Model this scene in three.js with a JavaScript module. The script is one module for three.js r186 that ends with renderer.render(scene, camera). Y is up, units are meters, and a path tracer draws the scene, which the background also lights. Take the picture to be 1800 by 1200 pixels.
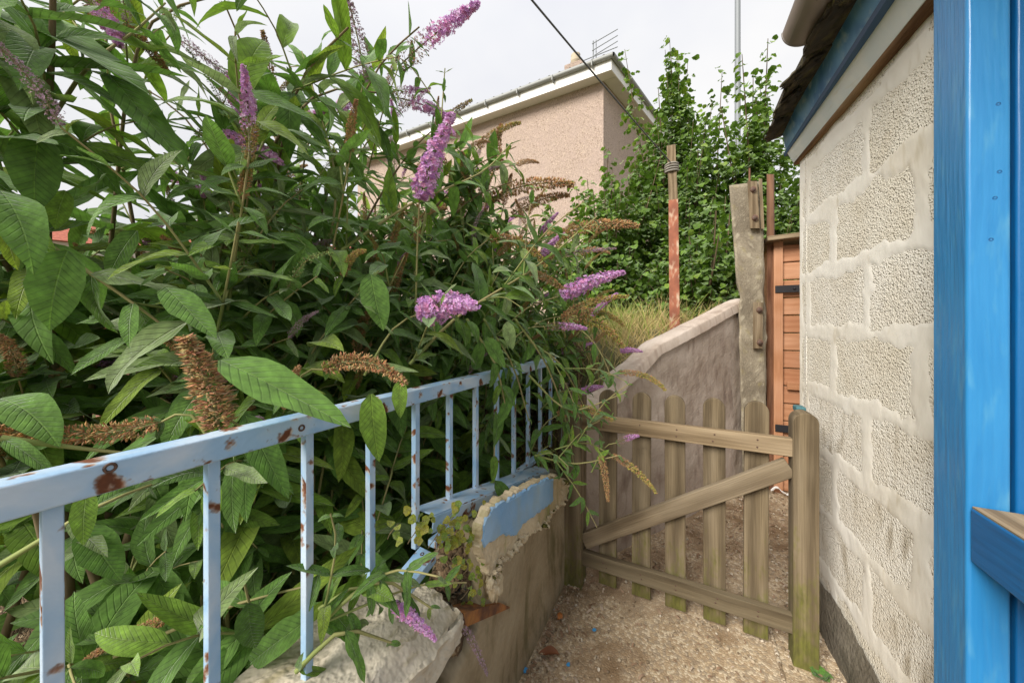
import * as THREE from 'three';
import { RoundedBoxGeometry } from 'three/addons/geometries/RoundedBoxGeometry.js';
import { ConvexGeometry } from 'three/addons/geometries/ConvexGeometry.js';
import { mergeGeometries, mergeVertices } from 'three/addons/utils/BufferGeometryUtils.js';
import { ImprovedNoise } from 'three/addons/math/ImprovedNoise.js';

// ---------------------------------------------------------------- camera, sky, sun, exposure
const scene = new THREE.Scene();
const F = 595, EYE = 1.2, YAW = Math.atan2(304, 595);          // lens in photograph pixels, eye height, turn to the left of the path
const camera = new THREE.PerspectiveCamera(2 * Math.atan(600 / F) * 180 / Math.PI, 1800 / 1200, 0.02, 400);
camera.position.set(0, EYE, 0);
camera.rotation.y = YAW;
camera.setViewOffset(1800, 1200, 0, 25, 1800, 1200);            // rising front: the horizon lies a little above the middle
camera.updateProjectionMatrix();
scene.add(camera);

const renderer = new THREE.WebGLRenderer({ antialias: true });
renderer.setSize(1024, 682);
renderer.toneMapping = THREE.LinearToneMapping;
renderer.toneMappingExposure = 3.9;
renderer.shadowMap.enabled = true;

const noise3 = new ImprovedNoise();
const N = (x, y, z = 0) => noise3.noise(x, y, z);
function fbm(x, y, z = 0, oct = 4) { let a = 0.5, s = 0, f = 1; for (let i = 0; i < oct; i++) { s += a * N(x * f + i * 17.3, y * f - i * 9.1, z * f + i * 3.7); f *= 2.03; a *= 0.5; } return s; }
const clamp = (x, a = 0, b = 1) => Math.min(b, Math.max(a, x));
const sstep = (a, b, x) => { const t = clamp((x - a) / (b - a)); return t * t * (3 - 2 * t); };
const lerp = (a, b, t) => a + (b - a) * t;
function rng(seed) { let a = seed >>> 0; return () => { a |= 0; a = (a + 0x6D2B79F5) | 0; let t = Math.imul(a ^ (a >>> 15), 1 | a); t = (t + Math.imul(t ^ (t >>> 7), 61 | t)) ^ t; return ((t ^ (t >>> 14)) >>> 0) / 4294967296; }; }

{ // pale overcast sky: a thin even cloud sheet, a little brighter overhead, with soft grey undersides
  const W = 1024, H = 512, d = new Float32Array(W * H * 4);
  for (let j = 0; j < H; j++) for (let i = 0; i < W; i++) {
    const el = (j / (H - 1) - 0.5) * Math.PI, az = i / W * Math.PI * 2, up = Math.max(0, Math.sin(el));
    const dx = Math.cos(el) * Math.cos(az), dz = Math.cos(el) * Math.sin(az), k = 1.6 / (up + 0.28);
    const c = fbm(dx * k * 1.3, dz * k * 1.3, 2.5, 5), c2 = fbm(dx * k * .45 + 7, dz * k * .45, 8, 3);
    let L = 0.21 * (0.96 + 0.34 * up) * (1 + 0.16 * c + 0.16 * c2);
    const o = (j * W + i) * 4, blue = clamp(0.35 - c * 1.4 - c2, 0, 1);
    if (el < 0) L = 0.21 * 0.8;
    d[o] = L * (1 - 0.035 * blue); d[o + 1] = L * (0.995 - 0.012 * blue); d[o + 2] = L * (1.0 + 0.05 * blue); d[o + 3] = 1;
  }
  const t = new THREE.DataTexture(d, W, H, THREE.RGBAFormat, THREE.FloatType);
  t.mapping = THREE.EquirectangularReflectionMapping; t.magFilter = THREE.LinearFilter; t.minFilter = THREE.LinearFilter; t.wrapS = THREE.RepeatWrapping; t.needsUpdate = true;
  scene.background = t; scene.environment = t;
}
const sun = new THREE.DirectionalLight(0xfff9f0, 1.5);           // sun behind thin cloud, high over the left shoulder
sun.position.set(-3.1, 6.4, 6.6); sun.target.position.set(0, 0, -1.5);
sun.castShadow = true; sun.shadow.radius = 56; sun.shadow.mapSize.set(2048, 2048); sun.shadow.bias = -0.0004;
Object.assign(sun.shadow.camera, { left: -10, right: 10, top: 10, bottom: -10, near: 0.5, far: 40 });
scene.add(sun, sun.target);

// ---------------------------------------------------------------- helpers
const CO = Math.cos(YAW), SI = Math.sin(YAW);
const V3 = (x, y, z) => new THREE.Vector3(x, y, z);
const W3 = (X, y, Z) => V3(X, y, -Z);                            // X to the right of the path axis, Z along it
const ray = (px, py) => { const u = (px - 900) / F; return [u * CO - SI, (575 - py) / F, u * SI + CO]; };
function at(px, py, s) { const r = ray(px, py); return W3(r[0] * s, EYE + r[1] * s, r[2] * s); }      // a point s metres in front of the eye
function onX(px, py, X) { const r = ray(px, py), s = X / r[0]; return W3(X, EYE + r[1] * s, r[2] * s); }
function onZ(px, py, Z) { const r = ray(px, py), s = Z / r[2]; return W3(r[0] * s, EYE + r[1] * s, Z); }

const taken = {};
function numbered(n) { const k = taken[n] = (taken[n] ?? -1) + 1; return k ? `${n}_${String(k).padStart(3, '0')}` : n; }
function tag(o, label, category, group, kind) { if (label) o.userData.label = label; if (category) o.userData.category = category; if (group) o.userData.group = group; if (kind) o.userData.kind = kind; return o; }
function thing(name, label, category, pos = V3(0, 0, 0), group, kind) { const g = new THREE.Group(); g.name = numbered(name); g.position.copy(pos); scene.add(g); return tag(g, label, category, group, kind); }
function part(name, geo, mat, parent) { const m = new THREE.Mesh(geo, mat); m.name = name; m.castShadow = m.receiveShadow = true; parent.add(m); return m; }
function single(name, geo, mat, label, category, group, kind) { const m = part(numbered(name), geo, mat, scene); return tag(m, label, category, group, kind); }

function tex(w, h, fn, srgb = true, rep = true) {                // fn(u, v, i, j) -> [r, g, b] 0..1
  const d = new Uint8Array(w * h * 4);
  for (let j = 0; j < h; j++) for (let i = 0; i < w; i++) { const c = fn(i / w, j / h, i, j), o = (j * w + i) * 4; if (typeof c === 'number') { d[o] = d[o + 1] = d[o + 2] = clamp(c) * 255; } else { d[o] = clamp(c[0]) * 255; d[o + 1] = clamp(c[1]) * 255; d[o + 2] = clamp(c[2]) * 255; } d[o + 3] = 255; }
  const t = new THREE.DataTexture(d, w, h); t.magFilter = THREE.LinearFilter; t.minFilter = THREE.LinearMipmapLinearFilter; t.generateMipmaps = true;
  if (rep) t.wrapS = t.wrapT = THREE.RepeatWrapping; if (srgb) t.colorSpace = THREE.SRGBColorSpace; t.needsUpdate = true; return t;
}
// tileable fbm on the unit square with px, py base cells
function tfbm(u, v, px, py, oct = 4, z = 0) { const A = u * 2 * Math.PI, B = v * 2 * Math.PI; // torus mapping
  const a = px / (2 * Math.PI), b = py / (2 * Math.PI); let s = 0, am = .5, f = 1;
  for (let i = 0; i < oct; i++) { const x = Math.cos(A) * a * f, y = Math.sin(A) * a * f, q = Math.cos(B) * b * f, w = Math.sin(B) * b * f; s += am * (N(x + 31.1 + z, y + q * .77, w + 5.3) * .7 + N(x * .8 - w, q + 12.7 + z, y + 1.9) * .7); f *= 2; am *= .5; } return s; }
const mix3 = (a, b, t) => [lerp(a[0], b[0], t), lerp(a[1], b[1], t), lerp(a[2], b[2], t)];
const std = (o) => new THREE.MeshStandardMaterial(o);
const phy = (o) => new THREE.MeshPhysicalMaterial(o);
const L3 = (r, g, b) => new THREE.Color().setRGB(r, g, b);

// project uv in metres by dominant normal; along = axis that runs with the texture's v
function metreUV(g, along = 'y', scale = 1, off = [0, 0]) {
  if (g.index) g = g.toNonIndexed();
  const p = g.attributes.position, uv = new Float32Array(p.count * 2), va = V3(), vb = V3(), vc = V3();
  for (let i = 0; i < p.count; i++) {
    const f = i - i % 3; va.fromBufferAttribute(p, f); vb.fromBufferAttribute(p, f + 1).sub(va); vc.fromBufferAttribute(p, f + 2).sub(va); vb.cross(vc);
    const ax = Math.abs(vb.x), ay = Math.abs(vb.y), az = Math.abs(vb.z), c = { x: p.getX(i), y: p.getY(i), z: p.getZ(i) };
    const dom = ax >= ay && ax >= az ? 'x' : ay >= az ? 'y' : 'z';
    let rest = ['x', 'y', 'z'].filter(k => k !== dom), vk = rest.includes(along) ? along : rest[1], uk = rest.find(k => k !== vk);
    uv[2 * i] = c[uk] / scale + off[0] + (dom === 'x' ? .37 : dom === 'y' ? .71 : 0); uv[2 * i + 1] = c[vk] / scale + off[1];
  }
  g.setAttribute('uv', new THREE.BufferAttribute(uv, 2)); return g;
}
function rbox(w, h, d, r = 0.004, along = 'y', scale = 1, off = [0, 0], seg = 1) { return metreUV(new RoundedBoxGeometry(w, h, d, seg, Math.min(r, w / 2.1, h / 2.1, d / 2.1)), along, scale, off); }
function chamfer(w, h, d, c) { const P = []; for (const x of [-1, 1]) for (const y of [-1, 1]) for (const z of [-1, 1]) { P.push(V3(x * (w / 2 - c), y * (h / 2 - c), z * d / 2), V3(x * (w / 2 - c), y * h / 2, z * (d / 2 - c)), V3(x * w / 2, y * (h / 2 - c), z * (d / 2 - c))); } return metreUV(new ConvexGeometry(P)); }
function hexa(b, along = 'y', scale = 1) { return metreUV(new ConvexGeometry(b), along, scale); }       // hull of points
function tube(pts, r0, r1, sides = 6, seg = 0) {
  const curve = pts instanceof THREE.Curve ? pts : new THREE.CatmullRomCurve3(pts, false, 'centripetal'); const n = seg || Math.max(4, (pts.length || 4) * 4);
  const fr = curve.computeFrenetFrames(n, false), pos = [], nor = [], uv = [], idx = []; const L = curve.getLength();
  for (let i = 0; i <= n; i++) { const t = i / n, c = curve.getPointAt(t), r = lerp(r0, r1, t); for (let k = 0; k <= sides; k++) { const a = k / sides * 2 * Math.PI, d = fr.normals[i].clone().multiplyScalar(Math.cos(a)).addScaledVector(fr.binormals[i], Math.sin(a)); pos.push(c.x + d.x * r, c.y + d.y * r, c.z + d.z * r); nor.push(d.x, d.y, d.z); uv.push(k / sides * 6.28 * r0, t * L); } }
  for (let i = 0; i < n; i++) for (let k = 0; k < sides; k++) { const a = i * (sides + 1) + k, b = a + sides + 1; idx.push(a, a + 1, b, b, a + 1, b + 1); }
  const g = new THREE.BufferGeometry(); g.setAttribute('position', new THREE.Float32BufferAttribute(pos, 3)); g.setAttribute('normal', new THREE.Float32BufferAttribute(nor, 3)); g.setAttribute('uv', new THREE.Float32BufferAttribute(uv, 2)); g.setIndex(idx); return g;
}
const deindex = (g) => { const q = g.index ? g.toNonIndexed() : g; for (const k of Object.keys(q.attributes)) if (!['position', 'normal', 'uv', 'color'].includes(k)) q.deleteAttribute(k); return q; };
const merged = (gs) => mergeGeometries(gs.map(deindex));
// a rough lump: icosphere pushed by noise
function lump(rx, ry, rz, seed, rough = 0.25, det = 3, freq = 1.6, flat = 0) {
  let g = new THREE.IcosahedronGeometry(1, det); g.deleteAttribute('uv'); g.deleteAttribute('normal'); g = mergeVertices(g, 1e-4); const p = g.attributes.position, v = V3();
  for (let i = 0; i < p.count; i++) { v.fromBufferAttribute(p, i); let k = 1 + rough * (fbm(v.x * freq + seed, v.y * freq, v.z * freq, 3) * 2); v.multiplyScalar(k); if (flat) { v.y = clamp(v.y, -flat, flat); } p.setXYZ(i, v.x * rx, v.y * ry, v.z * rz); }
  g.computeVertexNormals(); return metreUV(g);
}

// ---------------------------------------------------------------- materials (colour, grain, fine relief only)
const M = {};
{
  // weathered softwood: v runs with the grain; 1 unit = 0.5 m
  const wood = (c0, c1, c2, seed, contrast = 1) => {
    const val = (u, v) => { const w = fbm(u * 3 + seed, v * 0.9, seed, 3) * 0.5, x = u * 11 + w * 3.2; const ring = 0.5 + 0.5 * Math.sin(x * 6.283 * 1.0 + 2.5 * fbm(u * 2, v * .7 + seed, 3, 2)); const fine = fbm(u * 120 + seed, v * 3.2, 1, 3); return [ring, fine, fbm(u * 5, v * 1.6, seed + 4, 3)]; };
    const map = tex(512, 512, (u, v) => { const [r, f, b] = val(u, v); let c = mix3(c0, c1, clamp(.5 + (r - .5) * .75 * contrast + f * .7)); c = mix3(c, c2, clamp(b * 1.3 + .15)); return c; });
    const bump = tex(512, 512, (u, v) => { const [r, f] = val(u, v); return .5 + (r - .5) * .35 + f * .6; }, false);
    map.wrapS = map.wrapT = bump.wrapS = bump.wrapT = THREE.MirroredRepeatWrapping; return { map, bump };
  };
  const s = (h) => { const c = new THREE.Color(h); c.convertLinearToSRGB(); return [c.r, c.g, c.b]; };
  const hx = (h) => [(h >> 16 & 255) / 255, (h >> 8 & 255) / 255, (h & 255) / 255];
  const wg = wood(hx(0x7f7059), hx(0x574935), hx(0x8f826d), 3), wo = wood(hx(0xb98763), hx(0x9a6744), hx(0xc4977a), 11, .5), wb = wood(hx(0x8b6248), hx(0x5d3d2a), hx(0x9a7a62), 23);
  M.gateWood = std({ map: wg.map, bumpMap: wg.bump, bumpScale: 0.0025, roughness: .85 });
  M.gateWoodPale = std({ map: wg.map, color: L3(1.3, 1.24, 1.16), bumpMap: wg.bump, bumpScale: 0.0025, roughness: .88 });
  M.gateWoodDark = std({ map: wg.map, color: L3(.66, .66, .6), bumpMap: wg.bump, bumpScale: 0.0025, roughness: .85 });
  M.shedWood = std({ map: wo.map, bumpMap: wo.bump, bumpScale: 0.0012, roughness: .7 });
  M.shedWoodB = std({ map: wo.map, color: L3(.9, .84, .8), bumpMap: wo.bump, bumpScale: 0.0012, roughness: .7 });
  M.brownWood = std({ map: wb.map, bumpMap: wb.bump, bumpScale: 0.002, roughness: .8 });
  M.greyWood = std({ map: wg.map, color: L3(1.25, 1.22, 1.2), bumpMap: wg.bump, bumpScale: 0.003, roughness: .9 });
  // timber with green algae growing up from the foot (v = metres from the foot)
  const algae = (amt, top) => tex(256, 1024, (u, v) => { const y = v, w = fbm(u * 1.5 + 3, v * .9 * 1.8, 3, 3) * .5, x = u * 2.6 + w * 1.6; const ring = .5 + .5 * Math.sin(x * 6.283 + 2 * fbm(u, v * 1.4, 3, 2)), f = fbm(u * 40 + 2, v * 6, 1, 3); let c = mix3(hx(0x7c6d54), hx(0x514430), clamp(.5 + (ring - .5) * .75 + f * .7)); c = mix3(c, hx(0x8a7d68), clamp(fbm(u * 2, v * 3, 8, 3) + .1)); const a = clamp((top - y) * 3.2 + fbm(u * 3, v * 9, 5, 4) * 1.6 + fbm(u * 16, v * 40, 2, 2) * .7) * amt; return mix3(c, mix3(hx(0x515020), hx(0x6c6e2a), clamp(.5 + fbm(u * 9, v * 22, 12, 3) * 1.5)), a); }, true, true);
  M.algaePost = std({ map: algae(.9, .36), bumpMap: wg.bump, bumpScale: 0.002, roughness: .88 });
  M.algaePicket = std({ map: algae(.85, .26), bumpMap: wg.bump, bumpScale: 0.002, roughness: .88 });

  // exposed-aggregate concrete path (1 unit = 1.4 m)
  const cells = (seed, n) => { const r = rng(seed), P = []; for (let i = 0; i < n * n; i++) P.push([r(), r(), r()]); return (u, v) => { const x = u * n, y = v * n, ix = Math.floor(x), iy = Math.floor(y); let d1 = 9, d2 = 9, id = 0; for (let a = -1; a <= 1; a++) for (let b = -1; b <= 1; b++) { const k = ((ix + a + n) % n) + ((iy + b + n) % n) * n, p = P[k], dx = ix + a + p[0] - x, dy = iy + b + p[1] - y, d = dx * dx + dy * dy; if (d < d1) { d2 = d1; d1 = d; id = p[2]; } else if (d < d2) d2 = d; } return [Math.sqrt(d1), Math.sqrt(d2), id]; }; };
  const ca = cells(5, 150), cb = cells(9, 60), cc = cells(31, 90);
  const G0 = hx(0xb7a284), G1 = hx(0xd9ccb4), G2 = hx(0x7a6247), G3 = hx(0x54422f), G4 = hx(0x8c8070);
  M.ground = std({ map: tex(1024, 1024, (u, v) => { const [d, e, id] = ca(u, v), [d2, e2, id2] = cb(u, v); const b = tfbm(u, v, 5, 5, 5), b2 = tfbm(u, v, 14, 14, 4, 3); let c = id > .72 ? G1 : id > .45 ? G0 : id > .22 ? mix3(G0, G2, .5) : G4; c = mix3(c, G0, .45); c = mix3(c, G2, clamp(.2 + b * 1.9 + b2 * 1.2)); c = mix3(c, G1, clamp(tfbm(u, v, 3, 3, 4, 9) * 1.5 - .05) * .5);  c = mix3(c, mix3(G2, G3, .4), clamp(1 - (e - d) * 4) * .3); return c; }), bumpMap: tex(1024, 1024, (u, v) => { const [d, e] = ca(u, v), b = tfbm(u, v, 14, 14, 4, 3); return clamp((e - d) * .9) * .6 + .25 + b * .5; }, false), bumpScale: .004, roughness: .93 });
  M.soil = std({ map: tex(512, 512, (u, v) => { const [d, e, id] = cc(u, v), b = tfbm(u, v, 6, 6, 4); let c = mix3(hx(0x6a563f), hx(0x8d765a), id); c = mix3(c, hx(0x4a3a2a), clamp(.2 + b * 1.6)); if (id > .9) c = hx(0x9a8a70); return c; }), bumpMap: tex(512, 512, (u, v) => { const [d, e] = cc(u, v); return clamp((e - d)); }, false), bumpScale: .012, roughness: 1 });
  M.turf = std({ map: tex(512, 512, (u, v) => mix3(hx(0x857b58), hx(0x5a5a3c), clamp(.5 + tfbm(u, v, 12, 12, 4) * 1.8))), roughness: 1 });

  // cream masonry paint on open-textured blocks, and the smooth smeared joints
  const pit = cells(77, 150), pit2 = cells(78, 56);
  const relief = (u, v) => { const [d, e, id] = pit(u, v), [d2, , i2] = pit2(u, v); return clamp(.62 + (id - .5) * .5 * clamp((e - d) * 3) - (i2 > .66 ? clamp(.3 - d2) * 2.6 : 0) + (i2 < .3 ? clamp(.35 - d2) * .8 : 0)); };
  const C0 = hx(0xe4dfd3), C1 = hx(0xd6cebd), C2 = hx(0xa89e8a);
  M.block = std({ map: tex(512, 512, (u, v) => { const b = tfbm(u, v, 5, 5, 4), q = relief(u, v); let c = mix3(C0, C1, clamp(.25 + b * 1.4)); return q < .42 ? mix3(c, C2, .35) : c; }), bumpMap: tex(512, 512, relief, false), bumpScale: .006, roughness: .9 });
  M.blockB = M.block.clone(); M.blockB.color = L3(.97, .96, .93);
  M.blockC = std({ map: tex(512, 512, (u, v) => { const b = tfbm(u, v, 5, 5, 4), q = relief(u, v), g = tfbm(u + v * .0, v, 14, 4, 5, 11), k = tfbm(u, v, 6, 3, 3, 15); let c = mix3(C0, C1, clamp(.3 + b * 1.4)); c = mix3(c, hx(0x9a8f7a), clamp(g * 2.4 + k * 1.6 - .22) * .75); return q < .42 ? mix3(c, C2, .35) : c; }), bumpMap: M.block.bumpMap, bumpScale: .006, roughness: .92 });
  M.joint = std({ map: tex(512, 512, (u, v) => { const b = tfbm(u, v, 4, 4, 5), f = tfbm(u, v, 60, 20, 3); let c = mix3(hx(0xe5e1d7), C1, clamp(.25 + b * 1.2)); return mix3(c, hx(0xb3a890), clamp(f * 1.3 + b * .8 - .3)); }), bumpMap: tex(512, 512, (u, v) => .5 + tfbm(u, v, 30, 12, 4) * .8, false), bumpScale: .002, roughness: .9, vertexColors: true });
  // grey weathered concrete with stains
  const conc = (a, b, c, seed) => tex(512, 512, (u, v) => { const n = tfbm(u, v, 5, 5, 5, seed), m = tfbm(u, v, 26, 7, 4, seed + 3), k = tfbm(u, v, 90, 90, 2, seed + 1); let q = mix3(a, b, clamp(.5 + n * 1.7 + k * .5)); q = mix3(q, c, clamp(m * 1.8 - .12 + n)); return q; });
  const cbump = tex(512, 512, (u, v) => .5 + tfbm(u, v, 9, 9, 5) * .7 + tfbm(u, v, 80, 80, 2) * .5, false);
  M.concWall = std({ map: conc(hx(0xbdb0a4), hx(0xa39486), hx(0x85756a), 2), bumpMap: cbump, bumpScale: .0035, roughness: .95 });
  M.concPost = std({ map: tex(512, 512, (u, v) => { const n = tfbm(u, v, 4, 4, 5, 9), k = tfbm(u, v, 60, 60, 3, 4), l = tfbm(u, v, 13, 13, 3, 14); let c = mix3(hx(0x9d937f), hx(0x7b7160), clamp(.5 + n * 1.8 + k * .7)); c = mix3(c, hx(0xb9b09b), clamp((l - .14) * 5) * .6); return mix3(c, hx(0x8f8348), clamp(tfbm(u, v, 7, 7, 3, 20) * 2 - .3) * .6); }), bumpMap: cbump, bumpScale: .005, roughness: .95 });
  M.concLow = std({ map: conc(hx(0xa3967d), hx(0x86775d), hx(0x5f583a), 14), bumpMap: cbump, bumpScale: .005, roughness: .92 });
  M.slab = std({ map: conc(hx(0xc9c0ae), hx(0xb4a993), hx(0x857a4e), 21), bumpMap: cbump, bumpScale: .008, roughness: .95 });
  M.footing = std({ map: conc(hx(0x7d7668), hx(0x625b4e), hx(0x4e4a3c), 27), bumpMap: cbump, bumpScale: .008, roughness: .95 });
  M.mortar = std({ map: conc(hx(0xcdbfa3), hx(0xb19f80), hx(0x8d8a58), 33), bumpMap: cbump, bumpScale: .01, roughness: .95 });
  M.coping = std({ map: conc(hx(0xa29a8f), hx(0x867d72), hx(0x5d564a), 40), bumpMap: cbump, bumpScale: .01, roughness: .97 });

  // pale blue railing paint, chalked, flaking to rust (1 unit = 0.4 m)
  const rustP = (u, v) => { const a = tfbm(u, v, 15, 15, 5, 2), b = tfbm(u, v, 4, 4, 3, 7); return clamp((a * .9 + b * .55 - .2) * 7); };
  const P0 = hx(0x8fb1d0), P1 = hx(0xb6c6d6), P2 = hx(0x6c9bc8), R0 = hx(0x7a4526), R1 = hx(0x4a2c1d), R2 = hx(0xc79a6e);
  M.rail = std({ map: tex(512, 512, (u, v) => { const n = tfbm(u, v, 6, 4, 4), r = rustP(u, v), e = clamp(r * 1.0); let c = mix3(P0, P1, clamp(.5 + n * 2)); c = mix3(c, P2, clamp(tfbm(u, v, 10, 5, 3, 4) * 2 - .2)); c = mix3(c, R2, clamp(rustP(u + .008, v + .006) * .5)); return mix3(c, mix3(R0, R1, clamp(.5 + tfbm(u, v, 40, 40, 2))), e); }), roughnessMap: tex(256, 256, (u, v) => [0, .5 + .45 * rustP(u, v), 0], false), bumpMap: tex(512, 512, (u, v) => .7 - .5 * rustP(u, v) + tfbm(u, v, 60, 60, 2) * .3, false), bumpScale: .0015, roughness: 1 });
  M.rust = std({ map: tex(256, 256, (u, v) => mix3(mix3(hx(0x9c6638), hx(0x5f4030), clamp(.5 + tfbm(u, v, 8, 8, 4) * 2)), hx(0xb9813f), clamp(tfbm(u, v, 5, 5, 3, 8) * 2))), bumpMap: cbump, bumpScale: .003, roughness: .9 });
  M.bluePatch = std({ map: tex(512, 512, (u, v) => { const n = tfbm(u, v, 5, 5, 4), m = tfbm(u, v, 14, 8, 4, 5); return mix3(mix3(hx(0x9ab8d2), hx(0x76a0c8), clamp(.5 + n * 2)), hx(0x93a3a8), clamp(m * 1.6 - .1)); }), bumpMap: cbump, bumpScale: .002, roughness: .75 });
  // strong blue gloss on timber: brush marks, dents, thin spots (1 unit = 0.5 m)
  const gb = (u, v) => tfbm(u, v, 60, 4, 3) * .5 + tfbm(u, v, 8, 3, 3, 4) * .4;
  const gmap = tex(512, 1024, (u, v) => { const b = gb(u, v), w = tfbm(u, v, 24, 5, 4, 6); let c = mix3(hx(0x14659f), hx(0x105a92), clamp(.5 + b * 1.4)); c = mix3(c, hx(0x3a7fae), clamp(w * 1.2 - .2)); return c; });
  M.gloss = phy({ map: gmap, bumpMap: tex(512, 1024, (u, v) => .5 + gb(u, v) * .8, false), bumpScale: .0018, roughness: .34, specularIntensity: 1 });
  M.glossWorn = phy({ map: tex(512, 1024, (u, v) => { const b = gb(u, v), w = tfbm(u, v, 30, 6, 4, 6); let c = mix3(hx(0x3484bb), hx(0x2574ad), clamp(.5 + b * 1.4)); c = mix3(c, hx(0x6f9fb8), clamp(w * 1.5 - .12) * .7); return c; }), bumpMap: M.gloss.bumpMap, bumpScale: .0018, roughness: .3 });
  M.wornTop = std({ map: wg.map, color: L3(1.5, 1.5, 1.55), bumpMap: wg.bump, bumpScale: .002, roughness: .85 });
  M.fasciaBlue = phy({ map: tex(512, 512, (u, v) => { const n = tfbm(u, v, 4, 6, 4), m = tfbm(u, v, 12, 12, 4, 3); return mix3(mix3(hx(0x6d9fc4), hx(0x3f78ab), clamp(.5 + n * 2)), hx(0xb7c6cb), clamp(m * 2)); }), roughness: .45 });
  M.fasciaDark = std({ color: 0x1f4c74, roughness: .5 });
  M.fasciaCream = std({ map: tex(512, 512, (u, v) => { const n = tfbm(u, v, 4, 6, 4), m = tfbm(u, v, 9, 3, 4, 3), g = tfbm(u, v, 50, 6, 3, 5); return mix3(mix3(hx(0xe2e5e0), hx(0xd2dbdb), clamp(.5 + n * 2)), hx(0xb6a67c), clamp(m * 1.6 - .25 + g * .5)); }), roughness: .6 });
  M.rotWood = std({ map: wb.map, color: L3(1.0, 1.15, 1.0), bumpMap: wb.bump, bumpScale: .004, roughness: .95 });
  M.felt = std({ map: tex(256, 256, (u, v) => mix3(mix3(hx(0x5d5340), hx(0x39332a), clamp(.5 + tfbm(u, v, 10, 10, 4) * 2)), hx(0x75703c), clamp(tfbm(u, v, 6, 6, 3, 4) * 2))), bumpMap: cbump, bumpScale: .01, roughness: 1 });
  M.gutter = phy({ map: tex(256, 256, (u, v) => mix3(hx(0x80776f), hx(0x6a625c), clamp(.5 + tfbm(u, v, 6, 2, 4) * 2))), roughness: .38 });
  M.bracket = phy({ color: 0x9fb9c9, roughness: .35 });
  M.iron = std({ map: tex(128, 128, (u, v) => mix3(hx(0x4b403a), hx(0x6e5142), clamp(.5 + tfbm(u, v, 6, 6, 3) * 2))), metalness: .4, roughness: .7 });
  M.blackIron = std({ color: 0x26262a, roughness: .6, metalness: .3 });
  M.galv = std({ color: 0x83888c, metalness: .1, roughness: .6 });
  // far house
  const peb = cells(61, 128);
  M.pebble = std({ map: tex(512, 512, (u, v) => { const [d, e, id] = peb(u, v), n = tfbm(u, v, 5, 4, 4); let c = mix3(hx(0xccb8aa), hx(0xb59f90), id); if (id > .9) c = hx(0xdcc9b3); if (id < .1) c = hx(0x8a7462); return mix3(c, hx(0xc3aea2), clamp(.3 + n)); }), bumpMap: tex(512, 512, (u, v) => { const [d, e] = peb(u, v); return clamp(e - d); }, false), bumpScale: .02, roughness: .95 });
  M.white = std({ map: tex(128, 128, (u, v) => mix3(hx(0xe6e4e0), hx(0xd6d5d2), clamp(.4 + tfbm(u, v, 3, 3, 3) * 2))), roughness: .5 });
  M.soffit = std({ color: 0xd5d2cc, roughness: .7 });
  M.gutterGrey = std({ color: 0x8b8d8a, roughness: .5 });
  M.tile = std({ map: tex(128, 128, (u, v) => mix3(hx(0x6f6a63), hx(0x57524d), clamp(.5 + tfbm(u, v, 6, 6, 3) * 2))), roughness: .9 });
  M.pot = std({ color: 0xb3a68f, roughness: .85 });
  M.redTile = std({ map: tex(128, 128, (u, v) => mix3(hx(0xb0654e), hx(0x8a4a3a), clamp(.5 + tfbm(u, v, 8, 8, 3) * 2))), roughness: .9 });
  M.brick = std({ map: tex(128, 128, (u, v) => mix3(hx(0xb98d7c), hx(0x9c6e5e), clamp(.5 + tfbm(u, v, 6, 6, 4) * 2))), roughness: .95 });
  M.brickB = std({ map: M.brick.map, color: L3(1.15, 1.1, 1.1), roughness: .95 });
  M.paleRender = std({ map: tex(128, 128, (u, v) => mix3(hx(0xd8d2ca), hx(0xc6bcb2), clamp(.5 + tfbm(u, v, 4, 4, 4) * 2))), roughness: .95 });
  M.glass = phy({ color: 0x30363a, roughness: .05, specularIntensity: 1 });
  M.redPole = std({ map: tex(256, 512, (u, v) => { const n = tfbm(u, v, 6, 4, 5), m = tfbm(u, v, 16, 6, 4, 4); let c = mix3(hx(0xa3644a), hx(0x84503c), clamp(.5 + n * 2)); return mix3(c, hx(0xbca58e), clamp(m * 3 - .2)); }), roughness: .85 });
  M.chipBlue = std({ color: 0x3f8fc6, roughness: .5 }); M.chipOrange = std({ color: 0xb5713a, roughness: .8 });
  M.deadLeaf = std({ color: 0x7a4a2c, roughness: .7, side: THREE.DoubleSide }); M.whitePlastic = std({ color: 0xdedcd8, roughness: .5 });
  M.rope = std({ color: 0x8f8a80, roughness: .9 });
  M.cable = std({ color: 0x55585a, roughness: .6 });
  M.moss = std({ map: tex(128, 128, (u, v) => mix3(hx(0x6f6a2f), hx(0x4c4a20), clamp(.5 + tfbm(u, v, 8, 8, 4) * 2))), roughness: 1 });
  // plants. The leaf map holds veins and mottling; u across, v from stalk to tip
  const vein = (u, v) => { const a = Math.abs(u - .5) * 2, ph = (v - a * .22) * 13, l = Math.abs(ph - Math.round(ph)); return [clamp(1 - a * 22), clamp(1 - l * 7) * (1 - a * .6), a]; };
  M.leafMap = tex(128, 512, (u, v) => { const [m, l] = vein(u, v), n = tfbm(u, v, 4, 8, 4); let k = .80 + n * .35 - l * .13; return [clamp(k + m * .16), clamp(k * .99 + m * .12), clamp(k * .95 + m * .1)]; }, false, false);
  M.leafMap.colorSpace = THREE.SRGBColorSpace;
  M.leafBump = tex(128, 512, (u, v) => { const [m, l, a] = vein(u, v); return clamp(.75 - l * .4 - m * .6 + tfbm(u, v, 10, 30, 3) * .25); }, false, false);
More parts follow.
